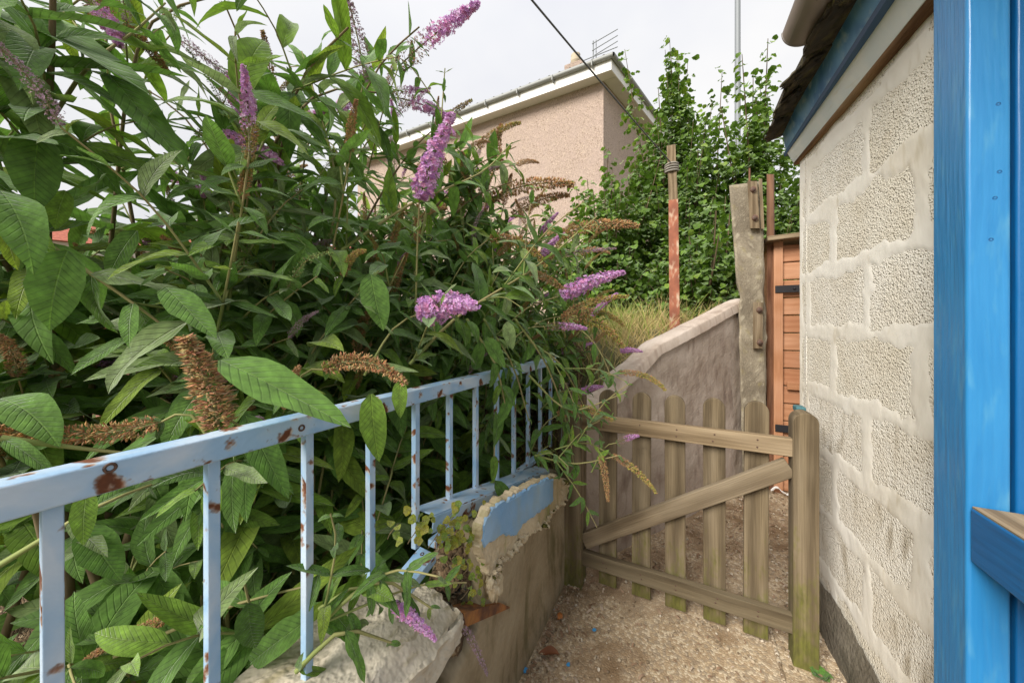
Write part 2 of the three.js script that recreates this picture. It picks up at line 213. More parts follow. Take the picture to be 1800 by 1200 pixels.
  const leaf = (o) => phy({ map: M.leafMap, bumpMap: M.leafBump, bumpScale: .0022, roughness: .93, transmission: .5, thickness: 0, clearcoat: .05, clearcoatRoughness: .5, specularIntensity: .6, side: THREE.DoubleSide, ...o });
  M.tints = [[.205, .43, .07], [.16, .36, .048], [.28, .51, .05], [.30, .45, .16], [.13, .29, .04], [.36, .55, .055]];
  M.leafTint = M.tints.map(c => leaf({ color: L3(...c) }));
  M.leafStuff = leaf({ vertexColors: true });
  M.hTints = [[.18, .36, .03], [.245, .46, .038], [.13, .275, .024], [.34, .54, .05]];
  M.hazelTint = M.hTints.map(c => leaf({ color: L3(...c), clearcoat: .15, clearcoatRoughness: .4 }));
  M.bloom = phy({ vertexColors: true, roughness: .9, transmission: .25, thickness: 0, side: THREE.DoubleSide });
  M.seed = std({ vertexColors: true, roughness: .95 });
  M.stem = std({ map: tex(64, 256, (u, v) => mix3(hx(0x7f8a4c), hx(0x92845c), clamp(.5 + tfbm(u, v, 3, 5, 3) * 2))), roughness: .8 });
  M.stemOld = std({ map: tex(64, 256, (u, v) => mix3(hx(0x8a7a5c), hx(0x6a5a42), clamp(.5 + tfbm(u, v, 3, 9, 3) * 2))), roughness: .95 });
  M.bark = std({ color: 0x5b4c38, roughness: .95 });
  M.grass = phy({ vertexColors: true, roughness: .95, transmission: .25, thickness: 0, side: THREE.DoubleSide });
}

// ---------------------------------------------------------------- terrain
// the diagonal concrete wall behind the gate runs from WA towards WB
const WA = [-0.29, 1.91], WD = [0.86, 1.41], WL = Math.hypot(...WD);
const wallAt = (t) => [WA[0] + WD[0] * t, WA[1] + WD[1] * t];
function side(X, Z) { return ((Z - WA[1]) * WD[0] - (X - WA[0]) * WD[1]) / WL; }             // metres behind (left of) the wall
function groundH(X, Z) {
  if (X > -0.62 && side(X, Z) < 0.1) return -0.03;
  const bank = sstep(0.02, 0.3, side(X, Z)) * sstep(1.75, 2.5, Z) * (0.97 + 0.2 * sstep(2, 3.2, Z));
  const left = 0.10 + 0.1 * N(X * .8, Z * .8, 3) + 0.45 * sstep(2, 5, -X) + .15 * sstep(1.5, 4, Z);
  const h = Math.max(left, bank * sstep(-3.4, -.9, X) + left * (1 - sstep(-3.4, -.9, X)));
  return h + 0.03 * N(X * 3, Z * 3, 1);
}
{
  const g = new THREE.PlaneGeometry(1, 1, 190, 190), p = g.attributes.position, uv = g.attributes.uv;
  for (let i = 0; i < p.count; i++) { const a = p.getX(i) * 2, b = p.getY(i) * 2, X = -2 + Math.sign(a) * (Math.abs(a) * 4 + Math.abs(a) ** 7 * 120), Z = 2.2 + Math.sign(b) * (Math.abs(b) * 4 + Math.abs(b) ** 7 * 120); p.setXYZ(i, X, groundH(X, Z), -Z); uv.setXY(i, X / 1.1, Z / 1.1); }
  g.computeVertexNormals(); const m = single('ground', g, M.turf, 'rough grassy ground of the raised garden behind the bushes', 'ground', null, 'structure');
}
{ // soil bed behind the railing
  const g = new THREE.PlaneGeometry(1, 1, 60, 70), p = g.attributes.position, uv = g.attributes.uv;
  for (let i = 0; i < p.count; i++) { const X = lerp(-3.6, -.63, p.getX(i) + .5), Z = lerp(-1, 3.2, p.getY(i) + .5); p.setXYZ(i, X, groundH(X, Z) + .025 + .035 * fbm(X * 5, Z * 5, 4, 3), -Z); uv.setXY(i, X / .7, Z / .7); }
  g.computeVertexNormals(); single('soil_bed', g, M.soil, 'dark soil bed under the bushes behind the railing', 'soil', null, 'structure');
}
{ // concrete path through the gate and beyond
  const g = new THREE.PlaneGeometry(1, 1, 90, 150), p = g.attributes.position, uv = g.attributes.uv;
  for (let i = 0; i < p.count; i++) { const X = lerp(-.61, 2.4, p.getX(i) + .5), Z = lerp(-2.5, 5, p.getY(i) + .5); p.setXYZ(i, X, .006 * fbm(X * 6, Z * 6, 1, 4) + .004 * fbm(X * 30, Z * 30, 2, 2), -Z); uv.setXY(i, X / 1.4, Z / 1.4); }
  g.computeVertexNormals(); single('path', g, M.ground, 'worn exposed aggregate concrete path running through the gate', 'path', null, 'structure');
}

// ---------------------------------------------------------------- diagonal concrete wall, leaning post, timber battens
{
  const w = thing('concrete_wall', 'stained grey concrete wall with sloping top behind the wooden gate', 'wall');
  const prof = [[-.2, .78], [-.02, .86], [0, .93], [.09, 1.0], [.183, 1.1], [.5, 1.25], [.79, 1.4], [.84, 1.42]];
  const topY = (t) => { for (let i = 1; i < prof.length; i++) if (t <= prof[i][0]) { const [a, b] = [prof[i - 1], prof[i]]; return lerp(a[1], b[1], (t - a[0]) / (b[0] - a[0])); } return 1.42; };
  const nx = WD[1] / WL, nz = -WD[0] / WL;                        // towards the path
  const sheet = (nu, nv, fn) => { const g = new THREE.PlaneGeometry(1, 1, nu, nv), p = g.attributes.position, uv = g.attributes.uv; for (let i = 0; i < p.count; i++) { const [v, q] = fn(p.getX(i) + .5, p.getY(i) + .5); p.setXYZ(i, v.x, v.y, v.z); uv.setXY(i, q[0], q[1]); } g.computeVertexNormals(); return g; };
  const P = (t, y, off) => { const [X, Z] = wallAt(t); return W3(X + nx * off, y, Z + nz * off); };
  part('wall_face', sheet(110, 70, (a, b) => { const t = lerp(-.2, .84, a), y = lerp(-.05, topY(t) - .05 + .008 * fbm(t * 20, 3), b), off = .012 * fbm(t * 4, y * 4, 1, 4) + .006 * fbm(t * 25, y * 14, 3, 3); return [P(t, y, off), [t * WL, y]]; }), M.concWall, w);
  part('coping', sheet(110, 14, (a, b) => { const t = lerp(-.2, .84, a), y = topY(t), k = b * 2 - 1, th = .06; const prof2 = Math.max(0, Math.abs(k) - .8) / .2; const off = lerp(.016, -.145, b), yy = y - .055 * prof2 * prof2 + .012 * fbm(t * 5, k * 1.5, 3, 4) + .006 * fbm(t * 40, k * 6, 7, 3); return [P(t, yy, off), [t * WL, b * .2]]; }), M.concWall, w);
  part('wall_back', sheet(40, 14, (a, b) => { const t = lerp(-.2, .84, a), y = lerp(-.05, topY(t) - .05, b); return [P(t, y, -.135), [t * WL, y]]; }), M.concWall, w);
  part('wall_end', sheet(3, 14, (a, b) => [P(-.2, lerp(-.05, topY(-.2) - .05, b), -.135 * a), [a * .135, b]]), M.concWall, w);

  const post = thing('concrete_post', 'leaning weathered concrete gatepost with bolted timber blocks', 'post');
  const s = 2.42, c = (px, py, d) => at(px, py, s + d);
  const body = (pts) => { // displaced loft of a four-sided section through rows of px positions
    const rows = 46, per = 40, pos = [], idx = [], uvs = [];
    for (let j = 0; j <= rows; j++) { const f = j / rows, y = lerp(868, 318, f); const lo = clamp((f - .0) / .62), l = y > 520 ? lerp(1306, 1299, sstep(868, 520, y)) : lerp(1297, 1282, (520 - y) / 202), r = y > 600 ? 1347 : lerp(1348, 1339, (600 - y) / 282);
      for (let k = 0; k < per; k++) { const q = k / per * 4, e = Math.floor(q), u = q - e; let a, b; const sm = (x) => x; if (e === 0) { a = u; b = 0; } else if (e === 1) { a = 1; b = u; } else if (e === 2) { a = 1 - u; b = 1; } else { a = 0; b = 1 - u; }
        const yy = y + (f > .98 ? (1 - a) * 8 : 0); const v = c(lerp(l, r, a), yy, b * .15); const n = .014 * fbm(v.x * 9 + 4, v.y * 9, v.z * 9, 4) + .004 * fbm(v.x * 50, v.y * 50, v.z * 50, 2); const chip = Math.exp(-(((y - 520) / 16) ** 2)) * .02 * (.4 + fbm(a * 6, y * .1, 3, 2) * 2); v.x += (a - .5) * 2 * (n - chip); v.z += (b < .5 ? 1 : -1) * (n - chip * .8); pos.push(v.x, v.y, v.z); uvs.push((e % 2 ? b : a) * .4 + e * .17, v.y * 1.7); } }
    for (let j = 0; j < rows; j++) for (let k = 0; k < per; k++) { const a = j * per + k, b = j * per + (k + 1) % per; idx.push(a, b, a + per, b, b + per, a + per); }
    const cap = pos.length / 3; let m = V3(); for (let k = 0; k < per; k++) m.add(V3(pos[(rows * per + k) * 3], pos[(rows * per + k) * 3 + 1], pos[(rows * per + k) * 3 + 2])); m.multiplyScalar(1 / per); pos.push(m.x, m.y, m.z); uvs.push(0, 0); for (let k = 0; k < per; k++) idx.push(rows * per + k, rows * per + (k + 1) % per, cap);
    const g = new THREE.BufferGeometry(); g.setAttribute('position', new THREE.Float32BufferAttribute(pos, 3)); g.setAttribute('uv', new THREE.Float32BufferAttribute(uvs, 2)); g.setIndex(idx); g.computeVertexNormals(); return g; };
  part('shaft', body(), M.concPost, post);
  const blk = (x0, x1, y0, y1, lean) => { const P8 = []; for (const d of [-.035, .02]) for (const [px, py] of [[x0, y0], [x1, y0], [x0 + lean, y1], [x1 + lean, y1]]) P8.push(c(px, py, d)); return hexa(P8, 'y', .5); };
  const b1 = part('timber_block', blk(1314, 1331, 318, 401, 5), M.greyWood, post), b2 = part('timber_block', blk(1324, 1341, 531, 612, 0), M.greyWood, post);
  const b3 = part('timber_strip', blk(1334, 1340, 314, 402, 4), M.greyWood, post);
  const bolt = new THREE.LatheGeometry([[0, .012], [.011, .011], [.016, .006], [.017, 0], [.024, 0], [.024, -.003]].map(a => new THREE.Vector2(a[0], a[1])), 16); bolt.rotateX(Math.PI / 2);
  for (const [px, py, o] of [[1323, 333, b1], [1326, 383, b1], [1334, 545, b2], [1335, 602, b2]]) { const b = part('bolt', bolt, M.iron, o); b.position.copy(c(px, py, -.037)); b.lookAt(camera.position.x, b.position.y, camera.position.z); }
  part('stick', tube([c(1318, 330, .05), c(1318, 296, .05)], .008, .006, 6), M.brownWood, post);

  const tp = single('timber_post', hexa([[1349, 862], [1363, 862], [1348, 306], [1360, 306]].flatMap(([x, y]) => [at(x, y, 2.5), at(x + 1.5, y - (y > 700 ? 6 : 0), 2.56)]), 'y', .5), M.brownWood, 'slim brown timber upright between the concrete post and the shed', 'post');
}

// ---------------------------------------------------------------- rendered outbuilding on the right
const wallX = (Z) => .545 - .076 * (Z - 1.0);
{
  const Z0 = .9, Z1 = 1.985, ob = thing('outbuilding', 'cream painted block outbuilding with blue and cream eaves', 'outbuilding');
  const wd = V3(-.076, 0, -1).normalize(), ang = Math.atan2(.076, 1);
  // joints sheet: smooth mortar smeared over block edges. Courses at these heights
  const courses = [.02, .245, .47, .70, .94, 1.18, 1.42, 1.665, 1.9, 2.08]; const R = rng(41); const spans = [];
  courses.slice(0, -1).forEach((y0, i) => { const y1 = courses[i + 1]; let z = Z0 - .1 - (i % 2 ? .23 : .02); while (z < Z1) { const z2 = z + .445; spans.push([Math.max(z, Z0 - .05) + .012, Math.min(z2, Z1) - .012, y0 + .012, y1 - .012]); z = z2; } });
  const inside = (Z, y) => { let best = -1; for (const [a, b, c, d] of spans) { const e = Math.min(Z - a, b - Z, y - c, d - y); if (e > best) best = e; } return best; };
  const nu = 130, nv = 240, g = new THREE.PlaneGeometry(1, 1, nu, nv), p = g.attributes.position, uv = g.attributes.uv, col = [];
  for (let i = 0; i < p.count; i++) { const Z = lerp(Z0, Z1, p.getX(i) + .5), y = lerp(-.02, 2.1, p.getY(i) + .5); const e = inside(Z, y) + .05 * fbm(Z * 6, y * 6, 2, 3) + .022 * fbm(Z * 30, y * 30, 5, 3) - .008; const up = 1 - sstep(-.006, .03, e); const X = wallX(Z) + .0048 - .0045 * up + .0016 * fbm(Z * 18, y * 18, 1, 3); p.setXYZ(i, X, y, -Z); uv.setXY(i, Z / 1.3, y / 1.3);
    const st = clamp(fbm(Z * 5 + y * 2.5, y * 1.3, 9, 4) * 3 - .15) * sstep(1.25, .5, y + .4 * fbm(Z * 3, y * 3, 1, 2)) ; col.push(...mix3([1, 1, 1], [.52, .48, .38], st * .55)); }
  g.setAttribute('color', new THREE.Float32BufferAttribute(col, 3)); g.computeVertexNormals();
  const jm = part('mortar_face', g, M.joint, ob);
  for (const [a, b, c, d] of spans) { if (b - a < .03) continue; const w = b - a + .02, h = d - c + .02, bg = chamfer(.1, h, w, .006); metreUV(bg, 'y', .55, [R(), R()]); const m = part('block', bg, (c < .75 && R() < .65) || R() < .12 ? M.blockC : R() > .5 ? M.block : M.blockB, ob); const Z = (a + b) / 2; m.position.set(wallX(Z) + .052, (c + d) / 2, -Z); m.rotation.y = ang; m.rotation.z = (R() - .5) * .006; }
  // unpainted dark footing
  { const g2 = new THREE.PlaneGeometry(1, 1, 80, 30), q = g2.attributes.position, u2 = g2.attributes.uv; for (let i = 0; i < q.count; i++) { const Z = lerp(Z0, Z1 + .01, q.getX(i) + .5), b = q.getY(i) + .5, top = .07 + .12 * sstep(1.05, 1.6, Z) + .04 * fbm(Z * 6, 1, 1, 3) + .02 * fbm(Z * 30, 5, 1, 2); q.setXYZ(i, wallX(Z) - .016 + .012 * b * b + .004 * fbm(Z * 20, b * 5, 2, 3), lerp(-.02, top, b), -Z); u2.setXY(i, Z, b * .2); } g2.computeVertexNormals(); part('footing', g2, M.footing, ob); }
  // return wall at the far end and the body behind
  const ret = part('end_wall', rbox(1.8, 2.1, .08, .006, 'y', .55), M.block, ob); ret.position.set(wallX(Z1) + .905, 1.05, -Z1 + .036);
  // eaves
  const board = (x0, y0, x1, y1, th, za, zb, mat, name, sl = -.03) => { const P8 = []; for (const Z of [za, zb]) for (const [x, y] of [[x0, y0], [x1, y1], [x0 + th, y0], [x1 + th, y1]]) P8.push(W3(x + sl * (Z - 1), y, Z)); return part(name, hexa(P8, 'z', .5), mat, ob); };
  board(.508, 1.965, .476, 2.035, .03, .3, 2.015, M.fasciaCream, 'lower_fascia', -.05);
  board(.518, 1.957, .512, 1.965, .03, .3, 2.01, M.rotWood, 'batten', -.06);
  board(.456, 2.022, .452, 2.036, .02, .3, 2.05, M.fasciaDark, 'drip_strip', -.027);
  board(.466, 2.037, .442, 2.2, .02, .3, 2.06, M.fasciaBlue, 'upper_fascia', -.027);
  // ragged felt and rotten board edge over the fascia
  const R2 = rng(8); for (let k = 0; k < 9; k++) { const za = .3 + k * .198, zb = za + .195; const P8 = []; for (const Z of [za, zb]) { const jx = .02 * R2(), jy = .012 * R2(); for (const [x, y] of [[.385 - jx, 2.13 - jy], [.385 - jx, 2.152], [.75, 2.225], [.75, 2.27]]) P8.push(W3(x - .02 * (Z - 1), y, Z)); } part('felt_strip', hexa(P8, 'z', .3), M.felt, ob);
    const lg = lump(.035, .012, .1, k * 3.1, .5, 3, 2.2); const l = part('moss_clump', lg, M.felt, ob); l.position.copy(W3(.39 - .02 * (za - .9) + .012 * R2(), 2.135, za + .1)); l.rotation.set(R2() * .3, R2() * .4, .4); }
  board(.43, 2.16, .70, 2.215, .05, .3, 2.04, M.rotWood, 'roof_board', -.02);
  { const P8 = []; for (const Z of [.3, 2.07]) for (const [x, y] of [[.40, 2.165], [2.4, 2.6], [.40, 2.185], [2.4, 2.62]]) P8.push(W3(x, y, Z)); part('roof', hexa(P8, 'z', .6), M.felt, ob); }
  // half-round gutter, near length only, with end cap and bracket
  const sh = new THREE.Shape(); sh.absarc(0, 0, .058, Math.PI, 2 * Math.PI, false); sh.lineTo(.0545, 0); sh.absarc(0, 0, .0545, 2 * Math.PI, Math.PI, true);
  const gu = thing('gutter', 'grey brown half round plastic gutter under the mossy roof edge', 'gutter', W3(.352, 2.195, 1.44));
  const gg = new THREE.ExtrudeGeometry(sh, { depth: 1.3, bevelEnabled: false, curveSegments: 24 }); part('channel', metreUV(gg, 'z', .5), M.gutter, gu);
  const capS = new THREE.Shape(); capS.absarc(0, 0, .0575, Math.PI, 2 * Math.PI, false); const cp = part('end_cap', metreUV(new THREE.ExtrudeGeometry(capS, { depth: .004, bevelEnabled: true, bevelSize: .002, bevelThickness: .002, bevelSegments: 2, curveSegments: 24 }), 'y', .5), M.gutter, gu); cp.position.z = -.004;
  const bs = new THREE.Shape(); bs.absarc(0, 0, .066, Math.PI, 2 * Math.PI, false); bs.lineTo(.0585, 0); bs.absarc(0, 0, .0585, 2 * Math.PI, Math.PI, true); const bk = part('bracket', new THREE.ExtrudeGeometry(bs, { depth: .09, bevelEnabled: true, bevelSize: .002, bevelThickness: .003, bevelSegments: 2, curveSegments: 24 }), M.bracket, gu); bk.position.z = .33; gu.rotation.y = .03;
}
{ // blue door frame and ledge
  const df = thing('blue_door_frame', 'bright blue painted timber frame and boards beside cream wall', 'door frame');
  const put = (n, w, h, d, X, y, Z, m, r = .004, along = 'y') => { const o = part(n, rbox(w, h, d, r, along, .5, [X * 3.1 + y, Z * 1.7], 2), m, df); o.position.copy(W3(X, y, Z)); return o; };
  put('post', .054, 2.6, .1, .497, 1.25, 1.0, M.glossWorn, .006);
  put('board', .26, 2.6, .03, .661, 1.25, .968, M.gloss, .005);
  put('board', .26, 2.6, .03, .924, 1.25, .968, M.gloss, .005);
  const lg = put('ledge', .09, .1, .9, .5165, .816, .497, M.gloss, .005, 'z');
  put('ledge_top', .086, .004, .896, .5165, .8675, .497, M.wornTop, .001, 'z');
  put('near_post', .09, 2.6, .09, .5165, 1.25, -.01, M.gloss, .006);
  put('lower_board', .02, .74, .8, .57, .39, .52, M.gloss, .003);
  // nail heads, dents filled with paint
  const dent = new THREE.TorusGeometry(.0024, .0016, 6, 14); for (const [px, py] of [[1755, 183], [1757, 302], [1749, 348], [1742, 421]]) { const d = part('nail_dent', dent, M.gloss, df); d.position.copy(onZ(px, py, .951)); }
}

// ---------------------------------------------------------------- shed behind
{
  const Z = 3.1, sh = thing('garden_shed', 'orange brown timber shed with black strap hinges behind the outbuilding', 'shed');
  const x0 = .575; const R = rng(5);
  for (let k = 0; k < 14; k++) { const h = .128, b = part('cladding_board', chamfer(1.5, h - .006, .02, .005), R() > .4 ? M.shedWood : M.shedWoodB, sh); metreUV(b.geometry, 'x', .5, [R(), R()]); b.position.copy(W3(x0 + .79, .07 + k * h, Z + .004 * R())); b.rotation.x = -.04; }
  const cp = part('corner_post', rbox(.055, 1.84, .05, .004, 'y', .5), M.shedWood, sh); cp.position.copy(W3(x0 + .03, .92, Z - .012));
  for (const y of [1.475, .47]) { const s2 = part('strap_hinge', rbox(.42, .052, .006, .002), M.blackIron, sh); s2.position.copy(W3(x0 + .22, y, Z - .042)); const bl = part('bolt', new THREE.SphereGeometry(.009, 10, 6), M.blackIron, s2); bl.position.set(-.1, 0, .004); }
  const ch = part('hinge_block', rbox(.1, .055, .02, .003, 'x', .5), M.shedWood, sh); ch.position.copy(W3(x0 + .13, .78, Z - .03));
  const rf = part('roof', rbox(1.8, .035, 1.6, .005, 'x', .5), M.greyWood, sh); rf.position.copy(W3(x0 + .85, 1.86, Z + .68)); rf.rotation.z = .03;
  const sd = part('side_wall', rbox(.02, 1.82, 1.3, .003, 'z', .5), M.shedWood, sh); sd.position.copy(W3(x0 + .02, .91, Z + .68));
  const pl = new THREE.CatmullRomCurve3([at(1356, 866, 2.42), at(1366, 861, 2.42), at(1376, 869, 2.4), at(1388, 876, 2.38)]);
  const sc = thing('plastic_scrap', 'crumpled white plastic strip on the ground below the shed', 'scrap'); const g = new THREE.PlaneGeometry(1, 1, 20, 3), p = g.attributes.position; for (let i = 0; i < p.count; i++) { const q = pl.getPoint(p.getX(i) + .5), w = p.getY(i); p.setXYZ(i, q.x, Math.max(.012, q.y + .01) + .02 * Math.abs(w) + .008 * N(p.getX(i) * 9, w * 4, 2), q.z + w * .035); } g.computeVertexNormals(); const e = M.whitePlastic.clone(); e.side = THREE.DoubleSide; part('strip', g, e, sc);
}

// ---------------------------------------------------------------- far house with white eaves
{
  const h = thing('pebbledash_house', 'pinkish pebbledash house with white eaves and grey gutter', 'house');
  const C = [-1.45, 7.68], La = [-5.4 + 1.45, .10], Ll = Math.hypot(...La), ld = [La[0] / Ll, La[1] / Ll], Ra = [.28, 1.09], Rl = Math.hypot(...Ra), rd = [Ra[0] / Rl, Ra[1] / Rl], EY = 7.2, G = 1;
  const off = (a, b) => [C[0] + ld[0] * a + rd[0] * b, C[1] + ld[1] * a + rd[1] * b];        // a along the left face, b along the right face
  const quad = (pts, nu = 1, nv = 1) => { const g = new THREE.PlaneGeometry(1, 1, nu, nv), p = g.attributes.position; const [A, B, D, E] = pts; for (let i = 0; i < p.count; i++) { const u = p.getX(i) + .5, v = p.getY(i) + .5; const q = A.clone().lerp(B, u).lerp(E.clone().lerp(D, u), v); p.setXYZ(i, q.x, q.y, q.z); } g.computeVertexNormals(); return metreUV(g, 'y', 1.6); };
  const pt = ([X, Z], y) => W3(X, y, Z), ov = .32, LL = 9, RR = 7;
  part('wall', merged([quad([pt(off(ov, ov), G), pt(off(LL, ov), G), pt(off(LL, ov), EY - .2), pt(off(ov, ov), EY - .2)]), quad([pt(off(ov, ov), G), pt(off(ov, RR), G), pt(off(ov, RR), EY - .2), pt(off(ov, ov), EY - .2)]), quad([pt(off(LL, ov), G), pt(off(LL, RR), G), pt(off(LL, RR), EY - .2), pt(off(LL, ov), EY - .2)]), quad([pt(off(LL, RR), G), pt(off(ov, RR), G), pt(off(ov, RR), EY - .2), pt(off(LL, RR), EY - .2)])]), M.pebble, h);
  const rim = [[[0, 0], [LL + ov, 0]], [[0, 0], [0, RR + ov]]];
  const beam = (a0, b0, a1, b1, w, y0, y1, mat, name) => { const P8 = []; for (const y of [y0, y1]) for (const [a, b] of [[a0, b0], [a1, b1], [a0 + (b0 === b1 ? 0 : w), b0 + (b0 === b1 ? w : 0)], [a1 + (b0 === b1 ? 0 : w), b1 + (b0 === b1 ? w : 0)]]) P8.push(pt(off(a, b), y)); return part(name, hexa(P8, 'y', 1), mat, h); };
  beam(0, 0, LL + ov, 0, .03, EY - .29, EY - .03, M.white, 'fascia'); beam(0, .031, 0, RR + ov, .03, EY - .29, EY - .03, M.white, 'fascia');
  beam(.031, .031, LL + ov, .031, ov - .04, EY - .27, EY - .25, M.soffit, 'soffit'); beam(.031, ov, .031, RR + ov, ov - .04, EY - .27, EY - .25, M.soffit, 'soffit');
  const gt = (a, b) => tube([a, b], .055, .055, 12, 2);
  part('gutter', gt(pt(off(-.06, -.05), EY - .015), pt(off(LL + .4, -.05), EY - .015)), M.gutterGrey, h); part('gutter', gt(pt(off(-.05, -.06), EY - .015), pt(off(-.05, RR), EY - .015)), M.gutterGrey, h);
  for (let k = 0; k < 8; k++) { const b = part('gutter_bracket', rbox(.03, .13, .13, .01), M.gutterGrey, h); b.position.copy(pt(off(.4 + k * .95, -.06), EY - .06)); }
  // hipped roof: planes rise from the eaves; a row of tile ends over the gutter
  const top1 = pt(off(3.6, 3.6), EY + 1.75), top2 = pt(off(LL - 1, 3.6), EY + 1.75); const rg = (pts) => { const g = new THREE.BufferGeometry().setFromPoints(pts); g.computeVertexNormals(); return metreUV(g, 'y', 1); };
  part('roof', merged([rg([pt(off(-.05, -.05), EY), pt(off(LL + ov, -.05), EY), top2]), rg([pt(off(-.05, -.05), EY), top2, top1]), rg([pt(off(-.05, -.05), EY), top1, pt(off(-.05, RR + ov), EY)]), rg([top1, top2, pt(off(LL + ov, RR + ov), EY)]), rg([top1, pt(off(LL + ov, RR + ov), EY), pt(off(-.05, RR + ov), EY)]), rg([top2, pt(off(LL + ov, -.05), EY), pt(off(LL + ov, RR + ov), EY)])]), M.tile, h);
  const tg = new THREE.CylinderGeometry(.04, .04, .36, 8, 1, false, 0, Math.PI); tg.rotateZ(Math.PI / 2).rotateY(Math.PI / 2).rotateX(.45);
  const tl = chamfer(.16, .022, .35, .005); for (let k = 0; k < 66; k++) { const t = part('roof_tile', k % 2 ? tg : tl, M.tile, h); t.position.copy(pt(off(.05 + k * .13, .1), EY + .075 + (k % 2) * .012)); if (!(k % 2)) t.rotation.x = .45; t.rotation.y = .02; }
  // chimney and pot
  const cy = off(1.15, 3.0), ck = part('chimney', rbox(.6, 2.2, .5, .02), M.pebble, h); const rp = ray(1012, 118), sc = cy[1] / rp[2]; const py = EYE + rp[1] * sc; ck.position.copy(W3(rp[0] * sc, py - 1.1, cy[1])); 
  const pot = part('chimney_pot', new THREE.LatheGeometry([[.13, 0], [.12, .1], [.17, .14], [.15, .18], [.16, .26], [.13, .34], [.15, .38], [.1, .42], [.09, .3]].map(a => new THREE.Vector2(a[0], a[1])), 20), M.pot, ck); pot.position.y = 1.1;
  // aerial
  const ae = thing('tv_aerial', 'metal television aerial with four long rods above the house corner', 'aerial'); const sA = 9.2, q = (x, y, d = 0) => at(x, y, sA + d);
  part('mast', tube([q(1043, 130), q(1043, 72)], .018, .018, 8), M.galv, ae); part('mast', tube([q(1048, 125), q(1048, 70)], .012, .012, 8), M.galv, ae);
  for (const [x0, y0, x1, y1] of [[1041, 77, 1086, 51], [1041, 89, 1086, 62], [1042, 99, 1086, 72], [1024, 107, 1086, 82]]) part('rod', tube([q(x0, y0), q(x1, y1, -.4)], .013, .011, 6), M.galv, ae);
}
single('street_lamp_post', tube([at(1297, 420, 10.5), at(1297, 0, 10.5), at(1297, -260, 10.5)], .085, .07, 12), M.galv, 'tall grey lamp column rising behind the green trees', 'lamp post');

// ---------------------------------------------------------------- clothes pole with line
{
  const s = 2.62, cp = thing('clothes_post', 'rust red and bare wood clothes pole with rope on the bank', 'pole');
  const red = [at(1187, 640, s), at(1186, 470, s), at(1184, 353, s)], top = [at(1184, 354, s), at(1180, 258, s)];
  const sq = (a, b, w0, w1) => { const P8 = []; for (const [p, w] of [[a, w0], [b, w1]]) for (const x of [-1, 1]) for (const z of [-1, 1]) P8.push(p.clone().add(V3(x * w, 0, z * w))); return hexa(P8, 'y', .4); };
  part('painted_shaft', sq(red[0], red[2], .037, .033), M.redPole, cp); part('wooden_tip', sq(top[0], top[1], .031, .03), M.greyWood, cp);
  for (let k = 0; k < 4; k++) { const r = part('rope_turn', new THREE.TorusGeometry(.045, .007, 8, 20), M.rope, cp); r.rotation.x = Math.PI / 2 + .08 * (k - 1.5); r.position.copy(at(1181, 291 + k * 3.5, s)); }
  const a = at(1178, 284, s - .04), b = at(935, 0, 1.42), d = b.clone().sub(a); const pts = []; for (let i = 0; i <= 10; i++) { const t = i / 10 * 2.3; pts.push(a.clone().addScaledVector(d, t).add(V3(0, .12 * (t * t - t) * .25, 0))); }
  single('clothes_line', tube(pts, .0042, .0042, 6, 40), M.cable, 'thin grey line slanting across the sky to the pole', 'line');
}

// ---------------------------------------------------------------- neighbours glimpsed through the leaves on the left
{
  const w = thing('brick_garden_wall', 'pinkish brick garden wall glimpsed behind the flowering bushes', 'wall'); const R = rng(17);
  const X = -4.6; const bg = chamfer(.1, .065, .215, .005); let n = 0;
  for (let r = 0; r < 13; r++) for (let k = 0; k < 22; k++) { const b = part('brick', bg, R() > .5 ? M.brick : M.brickB, w); b.position.copy(W3(X + .004 * R(), .62 + r * .075, .1 + (k + (r % 2) * .5) * .226)); n++; }
  const bk = part('mortar', rbox(.085, 1.0, 5.2, .004), M.mortar, w); bk.position.copy(W3(X - .012, 1.07, 2.6));
  const cap = part('coping', rbox(.16, .06, 5.2, .01), M.coping, w); cap.position.copy(W3(X, 1.61, 2.6));
  const p2 = single('paved_terrace', rbox(2.4, .06, 4.2, .01), M.brickB, 'pinkish paved terrace between the bushes and the brick wall', 'terrace', null, 'structure'); p2.position.copy(W3(-3.45, .60, 2.4)); p2.rotation.z = .0;
  const house = (name, label, s, px, base, eave, wdt, dep, ry, wall) => { const r = ray(px, 575), o = thing(name, label, 'house', W3(r[0] * s, 0, r[2] * s)); o.rotation.y = ry; const b = part('wall', rbox(wdt, eave, dep, .02, 'y', 1.5), wall, o); b.position.y = eave / 2; const sh = new THREE.Shape([[-dep / 2 - .3, 0], [dep / 2 + .3, 0], [0, 1.5]].map(a => new THREE.Vector2(...a))); const rf = part('roof', metreUV(new THREE.ExtrudeGeometry(sh, { depth: wdt + .4, bevelEnabled: false }), 'y', .5), M.redTile, o); rf.rotation.y = Math.PI / 2; rf.position.set(-wdt / 2 - .2, eave, 0); for (const x of [-wdt * .3, 0, wdt * .3]) { const wi = part('window', rbox(1, 1.2, .08, .01), M.white, o); wi.position.set(x, eave - 1.3, dep / 2 + .02); const pa = part('pane', rbox(.84, 1.04, .03, .004), M.glass, wi); pa.position.z = .035; } };
  house('red_roofed_house', 'pale house with red tiled roof seen far left through the leaves', 17, 120, 0, 5.0, 9, 6, 1.15, M.paleRender);
  house('red_roofed_house', 'pale house with red tiled roof glimpsed behind the middle of the bushes', 22, 480, 0, 5.2, 9, 6, .7, M.paleRender);
}

